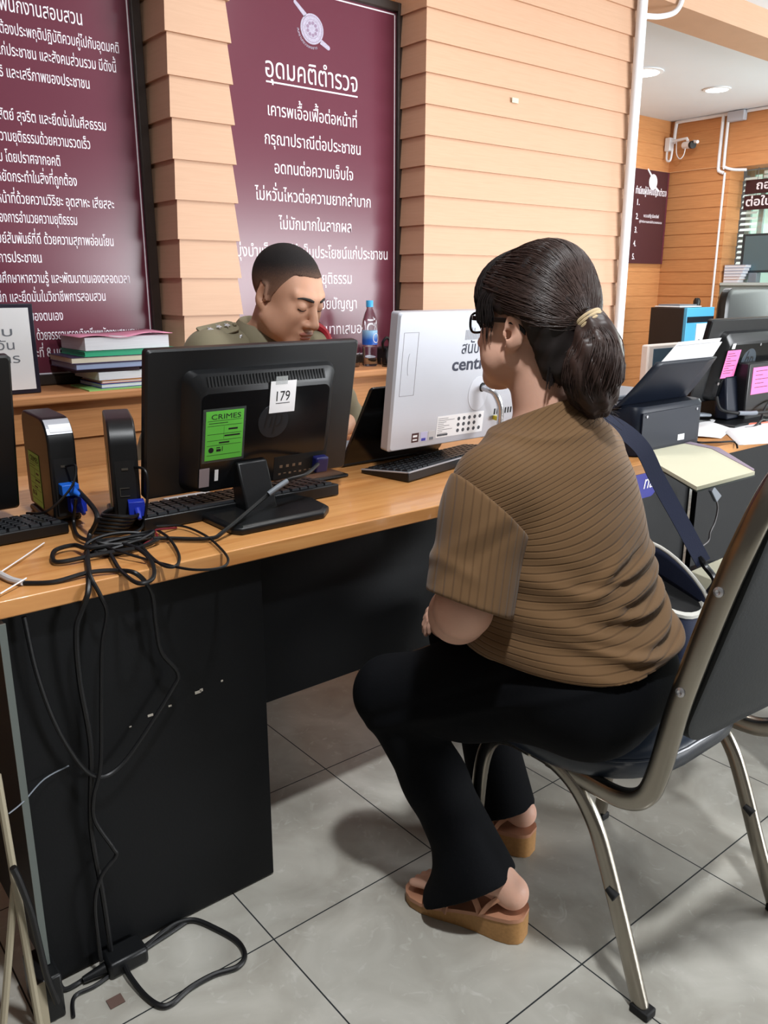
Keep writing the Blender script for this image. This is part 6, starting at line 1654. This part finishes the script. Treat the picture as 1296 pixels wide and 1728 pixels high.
# --- spectacles
gl = bpy.data.objects.new('glasses', None); COL.objects.link(gl); gl.empty_display_size = 0.02; gl.location = HM @ Vector((0, .11, .004)); attach(gl, wo)
GS = Matrix.Translation((0, -.009, .002)) @ Matrix.Scale(.95, 4)
def G(pts, r, nm, closed=False, m=M_glass):
    q = [tuple(HM @ GS @ Vector(p)) for p in pts]
    mb = MB()
    if closed: mb.loft(ring_path(q+q[:1], [r]*(len(q)+1), 8), cap=False)
    else: mb.tube(q, r, 8)
    return mb.build(nm, m, gl, smooth=True)
for sx in (1, -1):
    G([(sx*.034+.025*math.copysign(abs(math.cos(a))**.7, math.cos(a)), .113-.10*abs(sx*.034+.025*math.cos(a))**1.5*3, .002+.018*math.copysign(abs(math.sin(a))**.7, math.sin(a))) for a in np.linspace(0, 2*PI, 29)[:-1]], .0022, 'rim', True)
    L_ = MB(); ring_ = [tuple(HM @ GS @ Vector((sx*.034+.024*math.copysign(abs(math.cos(a))**.7, math.cos(a)), .113-.10*abs(sx*.034+.024*math.cos(a))**1.5*3, .002+.017*math.copysign(abs(math.sin(a))**.7, math.sin(a))))) for a in np.linspace(0, 2*PI, 29)[:-1]]
    L_.add(ring_, [tuple(range(28))]); L_.build('lens', mat('lens', (240, 244, 246), 0.02, trans=1.0, ior=1.05), gl)
    tp_ = MB(); 
    tp_.loft([[tuple(HM @ GS @ Vector((sx*x+sx*dx, y, z+dz))) for dx, dz in ((-.0016, -.0042), (.0016, -.0042), (.0016, .0042), (-.0016, .0042))] for x, y, z in ((.060, .104, .012), (.072, .092, .012), (.079, .050, .011), (.080, .010, .010), (.079, -.008, .006), (.076, -.026, -.010))])
    tp_.build('temple', M_glass, gl, bevel=0.0006)
G([(-.010, .1135, .004), (0, .1155, .006), (.010, .1135, .004)], .0022, 'bridge')

# --- sandals
def sandal(ank, toe, name):
    a = Vector((ank[0], ank[1], 0)); d = Vector((toe[0]-ank[0], toe[1]-ank[1], 0)).normalized(); sd_ = Vector((-d.y, d.x, 0))
    def W(x, y, z): return tuple(a+d*x+sd_*y+Vector((0, 0, z)))
    root = bpy.data.objects.new(name, None); COL.objects.link(root); root.empty_display_size = .03; root.location = W(.05, 0, 0); attach(root, wo)
    xs = [-.066, -.060, -.045, -.02, .02, .06, .10, .135, .160, .176, .184]
    wd = [.014, .024, .033, .037, .035, .036, .041, .042, .036, .024, .010]
    tp_ = [.052, .052, .051, .049, .042, .033, .025, .021, .020, .020, .020]
    mb = MB(); rings = []
    for x, w_, t_ in zip(xs, wd, tp_):
        off = .006*max(0, x)/.15
        rings.append([W(x, -w_*.94+off, .001), W(x, w_*.94+off, .001), W(x, w_+off, t_*.5), W(x, w_+off, t_), W(x, -w_+off, t_), W(x, -w_+off, t_*.5)])
    mb.loft(rings); mb.build('wedge_sole', M_wedge, root, smooth=True, angle=50)
    mb = MB(); rings = []
    for x, w_, t_ in zip(xs, wd, tp_):
        off = .006*max(0, x)/.15; w2 = w_+.0015
        rings.append([W(x, -w2+off, t_-.001), W(x, w2+off, t_-.001), W(x, w2+off, t_+.007), W(x, -w2+off, t_+.007)])
    mb.loft(rings); mb.build('insole', M_sandal, root, smooth=True, angle=50)
    def strap(pts, wdt, nm):
        q = [Vector(W(*p)) for p in spline(pts, 6)]; rr = []
        cen = Vector(W(.05, 0, .03))
        for i, p in enumerate(q):
            t = (q[min(i+1, len(q)-1)]-q[max(i-1, 0)]).normalized(); n_ = (p-cen); n_ = (n_-t*n_.dot(t)).normalized(); s2 = t.cross(n_)
            rr.append([tuple(p+s2*wdt/2*x_+n_*.0014*y_) for x_, y_ in ((-1, -1), (1, -1), (1, 1), (-1, 1))])
        MB().loft(rr).build(nm, M_sandal, root, smooth=True, angle=40)
    strap([(.085, -.040, .028), (.082, -.030, .058), (.078, .004, .073), (.082, .036, .056), (.085, .047, .028)], .018, 'strap')
    strap([(.118, -.038, .024), (.116, -.026, .046), (.114, .006, .053), (.116, .038, .044), (.118, .048, .024)], .018, 'strap')
    strap([(.012, .038, .046), (-.004, .036, .075), (-.030, .020, .098), (-.047, .0, .104), (-.030, -.020, .098), (-.004, -.036, .075), (.012, -.038, .046)], .010, 'ankle_strap')
    strap([(.012, .0375, .046), (.018, .0385, .066), (.030, .036, .085)], .011, 'side_strap')
    b = MB(); b.cyl(W(.10, .046, .036), W(.10, .0485, .036), .006, None, 10); b.build('buckle', M_rod, root)
sandal((1.003, .900), (0.945, 1.057), 'sandal'); sandal((1.205, 1.055), (1.160, 1.218), 'sandal')
ch = MB().tube(spline([(1.075, .905, .985), (1.085, .882, .975), (1.115, .868, .973), (1.15, .870, .978)], 6), .0009, 6).build('necklace', M_rod, wo, smooth=True)
# ------------------------------------------------------------------ the officer behind the desk
M_skino = skin_mat('tan_skin', (198, 150, 124))
M_khaki = mat('khaki_uniform', (128, 120, 98), 0.8, spec=0.2, sheen=0.1, bump=(520, 0.10, (1, 1, 1)))
M_khaki2 = mat('khaki_uniform_trim', (134, 126, 104), 0.8, spec=0.2, bump=(520, 0.10, (1, 1, 1)))
M_silverpin = mat('silver_pin', (232, 232, 236), 0.2, 0.75)
of = thing('person', 'officer with cropped hair in khaki uniform shirt looking down behind the monitor', 'person', (1.13, 2.36, 0.0))
OC = Vector((1.196, 1.875, 1.177))
OM = head_frame(OC, (0.26, -0.965), 0.40, 0.03)
ho = 1.03
ohead = head_sdf(ho, True, cheek=1.10)
nb = Vector((1.182, 1.960, 1.052))
rb = Vector((-.98, -.20, 0))
s_R, s_L = nb+rb*.182+Vector((0, .02, -.026)), nb-rb*.182+Vector((0, .02, -.026))
e_R, w_R = Vector((.985, 1.86, .800)), Vector((1.20, 1.80, .785))
e_L, w_L = Vector((1.500, 2.035, .800)), Vector((1.36, 1.905, .790))
oz = [.44, .52, .60, .75, .88, .965, 1.015, 1.050]
oc_ = [(1.12, 2.40), (1.12, 2.40), (1.12, 2.375), (1.130, 2.30), (1.148, 2.165), (1.165, 2.075), (1.175, 2.03), (1.18, 2.00)]
orr = [(.165, .125), (.175, .130), (.175, .128), (.175, .125), (.185, .115), (.180, .095), (.140, .075), (.09, .06)]
OL = (.98, .20)
otorso = union([stack(oz, oc_, orr, OL, 2.2), (rcone(s_R, nb+Vector((0, .03, -.02)), .052, .06), .04), (rcone(s_L, nb+Vector((0, .03, -.02)), .052, .06), .04)], .03)
osk = union([otorso, (rcone(nb+Vector((0, .01, -.03)), OC+Vector((-.012, .028, -.050)), .062, .060), .03), (moved(ohead, OM), .02),
    (rcone(s_R, e_R, .048, .042), .02), (rcone(e_R, w_R, .043, .028), .02), (rcone(s_L, e_L, .048, .042), .02), (rcone(e_L, w_L, .043, .028), .02),
    (rcone((1.03, 2.36, .52), (1.00, 1.98, .50), .085, .062), .03), (rcone((1.22, 2.36, .52), (1.28, 1.99, .50), .085, .062), .03),
    (rcone((1.00, 1.98, .50), (1.00, 2.28, .09), .058, .04), .02), (rcone((1.28, 1.99, .50), (1.28, 2.28, .09), .058, .04), .02),
    (rcone((1.00, 2.29, .06), (.99, 2.15, .035), .038, .032), .02), (rcone((1.28, 2.29, .06), (1.29, 2.15, .035), .038, .032), .02)]
    + hand_prims(w_R, (0.85, -0.20, -0.10), (0, 0, 1), (0.2, .9, 0), 1.0, 0.9) + hand_prims(w_L, (-0.55, -0.70, -0.10), (0, 0, 1), (-.8, .55, 0), 1.0, 0.6), .02)
solid('body', osk, 0.0036, M_skino, of, 2)
# uniform shirt and trousers
shirt_o = union([stack([.47]+oz[2:], [oc_[1]]+oc_[2:], [(a+.012, b+.012) for a, b in orr[1:]], OL, 2.3), (rcone(s_R, nb+Vector((0, .03, -.018)), .060, .062), .04), (rcone(s_L, nb+Vector((0, .03, -.018)), .060, .062), .04),
    (rcone(s_R, s_R*.28+e_R*.72, .063, .066), .03), (rcone(s_L, e_L*.95+s_L*.05, .063, .060), .03), (rcone(nb+Vector((-.003, .03, -.03)), nb+Vector((.008, .004, .035)), .082, .072), .03)], .03)
def shirt_of(P):
    d = shirt_o(P)
    q = P-np.array(nb, F4)
    d = d-.002*np.sin(q[:, 0]*60-q[:, 2]*80)*np.clip(-q[:, 2]/.1, 0, 1)
    nk = q[:, 2]-(.018+.30*(q[:, 1]-0.0)+.0*q[:, 0])
    rho = np.sqrt(q[:, 0]**2+(q[:, 1]+.01)**2)
    return smax(d, np.minimum(nk*.95, .084-rho), .004)
shirt_of.box = shirt_o.box
osh = solid('uniform_shirt', shirt_of, 0.0040, M_khaki, of, 2)
trou = union([ell((1.12, 2.38, .50), (.190, .150, .085)), (rcone((1.03, 2.36, .52), (1.00, 1.98, .50), .096, .076), .03), (rcone((1.22, 2.36, .52), (1.28, 1.99, .50), .096, .076), .03),
    (rcone((1.00, 1.98, .50), (1.00, 2.28, .10), .074, .062), .02), (rcone((1.28, 1.99, .50), (1.28, 2.28, .10), .074, .062), .02)], .03)
solid('trousers', trou, 0.006, mat('dark_khaki_trousers', (70, 62, 50), 0.8), of, 1)
for x in (1.0, 1.285):
    MB().loft([[(x+a, 2.225+b, z) for a, b in rrect(.10-2*e, .28-2*e, .048, 5)] for z, e in ((.002, .004), (.03, 0), (.06, .010), (.085, .022))]).build('shoe', M_blackgloss, of, smooth=True, angle=50)
# collar: open stand with two pointed leaves
f_o = Vector((.20, -.98, 0)); c_o = nb+Vector((.004, -.004, .012))
def colp(th, r, z): 
    d = f_o*math.cos(th)+rb*math.sin(th)
    return c_o+d*r*Vector((1, 1, 1)).x+Vector((0, 0, z))+Vector((0, .0, 0))
P = []
for th in np.linspace(math.radians(28), math.radians(332), 44):
    k = abs(th-PI)/PI         # 0 at the nape, 1 at the throat
    top = .050-.050*k**1.5; lowz = .004-.085*max(0, k-.35)**1.0-.010
    r1 = .071-.004*k; r2 = .092+.022*k
    col = [colp(th, r1, top-.040), colp(th, r1, top), colp(th, r1+.006, top+.004), colp(th, r1+.013, top-.004), colp(th, r2, lowz)]
    P.append([tuple(c) for c in col])
o = MB().grid(P).build('collar', M_khaki2, osh, smooth=True, angle=80); sm = o.modifiers.new('thickness', 'SOLIDIFY'); sm.thickness = 0.003; sm.offset = 0
# insignia on the collar leaf that shows, shoulder strap with stars
def star(c, n, r, m, nm, parent, pts=5, th=.003):
    n = Vector(n).normalized(); u = n.orthogonal().normalized(); v = n.cross(u); mb = MB()
    ring = [(r if i % 2 == 0 else r*.45, 2*PI*i/(2*pts)) for i in range(2*pts)]
    mb.loft([[tuple(Vector(c)+n*d+(u*math.cos(a)+v*math.sin(a))*q*f) for q, a in ring] for d, f in ((0, 1), (th*.6, .95), (th, .35))])
    return mb.build(nm, m, parent)
th = math.radians(84)
cp = colp(th, .104, -.004)
cn = (f_o*math.cos(th)+rb*math.sin(th)+Vector((0, 0, .75))).normalized()
star(cp, cn, .014, M_silverpin, 'collar_pin', osh, 7, .005); star(cp+Vector((-.006, -.006, .010)), cn, .008, M_silverpin, 'collar_pin', osh, 6, .005)
ep0, ep1 = s_R+rb*.028+Vector((0, -.004, .050)), nb+rb*.098+Vector((0, .004, .040))
dd = (ep1-ep0); nn = Vector((-.10, -.55, .80)).normalized(); sd2 = dd.cross(nn).normalized(); nn = sd2.cross(dd).normalized()
mb = MB(); rr = []
for t, wv in ((0, .024), (.03, .026), (.8, .023), (.93, .018), (1.0, .004)):
    p = ep0+dd*t+nn*(.006+.014*math.sin(PI*t)*.5)
    rr.append([tuple(p+sd2*a*wv+nn*b*.0025) for a, b in ((-1, -1), (1, -1), (1, 1), (-1, 1))])
ep = mb.loft(rr).build('shoulder_strap', M_khaki2, osh, bevel=.001)
for t in (.22, .45, .68): star(ep0+dd*t+nn*(.010+.014*math.sin(PI*t)*.5), nn, .010, M_silverpin, 'rank_star', ep, 5, .004)
bt = ep0+dd*.90+nn*.013
MB().cyl(bt, bt+nn*.004, .006, .005, 12).build('button', M_khaki, ep, smooth=True)
ep2 = MB(); q0, q1 = s_L-rb*.02+Vector((0, -.004, .062)), nb-rb*.085+Vector((0, .012, .034))
d3 = q1-q0; n3 = Vector((.1, -.5, .85)).normalized(); s3 = d3.cross(n3).normalized()
ep2.loft([[tuple(q0+d3*t+n3*.010+s3*a*wv+n3*b*.002) for a, b in ((-1, -1), (1, -1), (1, 1), (-1, 1))] for t, wv in ((0, .024), (.8, .023), (1, .010))]).build('shoulder_strap', M_khaki2, osh)
# red cord with its dark loop and white bead on the far shoulder
cord = mat('dark_red_cord', (150, 22, 36), 0.6)
cps = spline([q1+Vector((-.01, -.030, .012)), q0*.5+q1*.5+Vector((0, -.035, .012)), q0+Vector((0, -.05, -.02)), q0+Vector((.01, -.07, -.09))], 8)
MB().tube(cps, .012, 8).build('shoulder_cord', cord, osh, smooth=True)
MB().tube([p+Vector((.004, .012, .010)) for p in cps], .007, 8).build('cord_edge', M_black, osh, smooth=True)
MB().lathe([(0, -.009), (.007, -.006), (.009, 0), (.007, .006), (0, .009)], 14, tuple(q1+Vector((-.012, -.052, -.006)))).build('cord_bead', M_silverpin, osh, smooth=True)
# hair, brows, lash lines, lips
def stub(P):
    d = ohead(P)
    x, y, z = P[:, 0]/ho, P[:, 1]/ho, P[:, 2]/ho
    ax = np.abs(x)
    line = np.where(y > .048, .072-.25*np.maximum(ax-.03, 0), np.where(y > .014, -.004+2.1*(y-.014), np.where(y > .000, -.016, np.where(y > -.030, .020, np.maximum(-.070, .020+2.6*(y+.030))))))
    return np.maximum(d-.0022, np.maximum(line-z, -.5))
stub.box = ohead.box
m = mat('cropped_black_hair', (40, 36, 35), 0.85, spec=0.2, bump=(900, 0.5, (1, 1, 1)))
nt = m.node_tree; N = nt.nodes; L = nt.links
tc = N.new('ShaderNodeTexCoord'); sp = N.new('ShaderNodeSeparateXYZ'); L.new(tc.outputs['Generated'], sp.inputs[0])
ns = N.new('ShaderNodeTexNoise'); ns.inputs['Scale'].default_value = 240; L.new(tc.outputs['Generated'], ns.inputs['Vector'])
ad = mth(N, L, 'ADD', mth(N, L, 'MULTIPLY', sp.outputs[2], 1.35), mth(N, L, 'MULTIPLY', mth(N, L, 'SUBTRACT', ns.outputs['Fac'], 0.5), 1.1))
rp = N.new('ShaderNodeValToRGB'); rp.color_ramp.elements[0].position = 0.10; rp.color_ramp.elements[0].color = (*lin((150, 112, 92)), 1)
rp.color_ramp.elements[1].position = 0.80; rp.color_ramp.elements[1].color = (*lin((36, 33, 33)), 1)
L.new(ad, rp.inputs['Fac']); L.new(rp.outputs['Color'], N['Principled BSDF'].inputs['Base Color'])
solid('hair', moved(stub, OM), 0.0026, m, of, 1)
M_brow = mat('dark_brow', (34, 28, 26), 0.8); M_lip = mat('lip_skin', (158, 98, 84), 0.45); M_lash = mat('lash_line', (28, 20, 18), 0.6)
def face_bits(root, M, s, hf, lip, brow):
    for sx in (1, -1):
        pts = [(sx*.013, .0930, .0220), (sx*.025, .0945, .0245), (sx*.040, .0855, .0250), (sx*.051, .0700, .0215)]
        P_ = np.array([[q*s for q in p] for p in spline(pts, 5)])
        # settle each point on the skin
        for _ in range(6): P_[:, 1] -= hf(P_.astype(F4))
        rad = np.interp(np.linspace(0, 1, len(P_)), [0, .3, 1], [.0030, .0040, .0016])*s
        MB().tube([tuple(M @ Vector(p)) for p in P_], rad, 8).build('eyebrow', brow, root, smooth=True)
        P_ = np.array([[q*s for q in p] for p in spline([(sx*.019, .09, -.0030), (sx*.027, .0945, -.0060), (sx*.036, .0935, -.0060), (sx*.046, .086, -.0020)], 5)])
        for _ in range(6): P_[:, 1] -= hf(P_.astype(F4))
        MB().tube([tuple(M @ Vector(p)) for p in P_], .0013*s, 6).build('eyelash', M_lash, root, smooth=True)
    def lips(P):
        d = union([ell((0, .0955*s, -.0635*s), (.024*s, .0087*s, .0056*s)), (ell((0, .0935*s, -.0735*s), (.021*s, .0087*s, .0066*s)), .004)], .004)(P)
        return np.maximum(np.maximum(d-.0012, hf(P)-.0006), -(hf(P)+.004))
    lips.box = (np.array((-.03, .07, -.09))*s, np.array((.03, .12, -.05))*s)
    solid('lips', moved(lips, M), 0.0012, lip, root, 1)
face_bits(of, OM, ho, ohead, M_lip, M_brow)
face_bits(wo, HM, hs, head_sdf(hs, cheek=1.08), mat('pink_lip_skin', (184, 104, 98), 0.45), M_brow)
# the officer's own stool
so = thing('stool', 'black round stool under the officer behind the desk', 'stool', (1.12, 2.38, 0))
MB().lathe([(0, .395), (.155, .395), (.165, .402), (.165, .425), (.150, .438), (0, .442)], 32, (1.12, 2.38, 0)).build('seat', M_seat, so, smooth=True)
for k in range(4):
    a = PI/4+k*PI/2
    MB().tube([(1.12+.11*math.cos(a), 2.38+.11*math.sin(a), .396), (1.12+.17*math.cos(a), 2.38+.17*math.sin(a), .0)], .010, 10).build('leg', M_chrome, so, smooth=True)
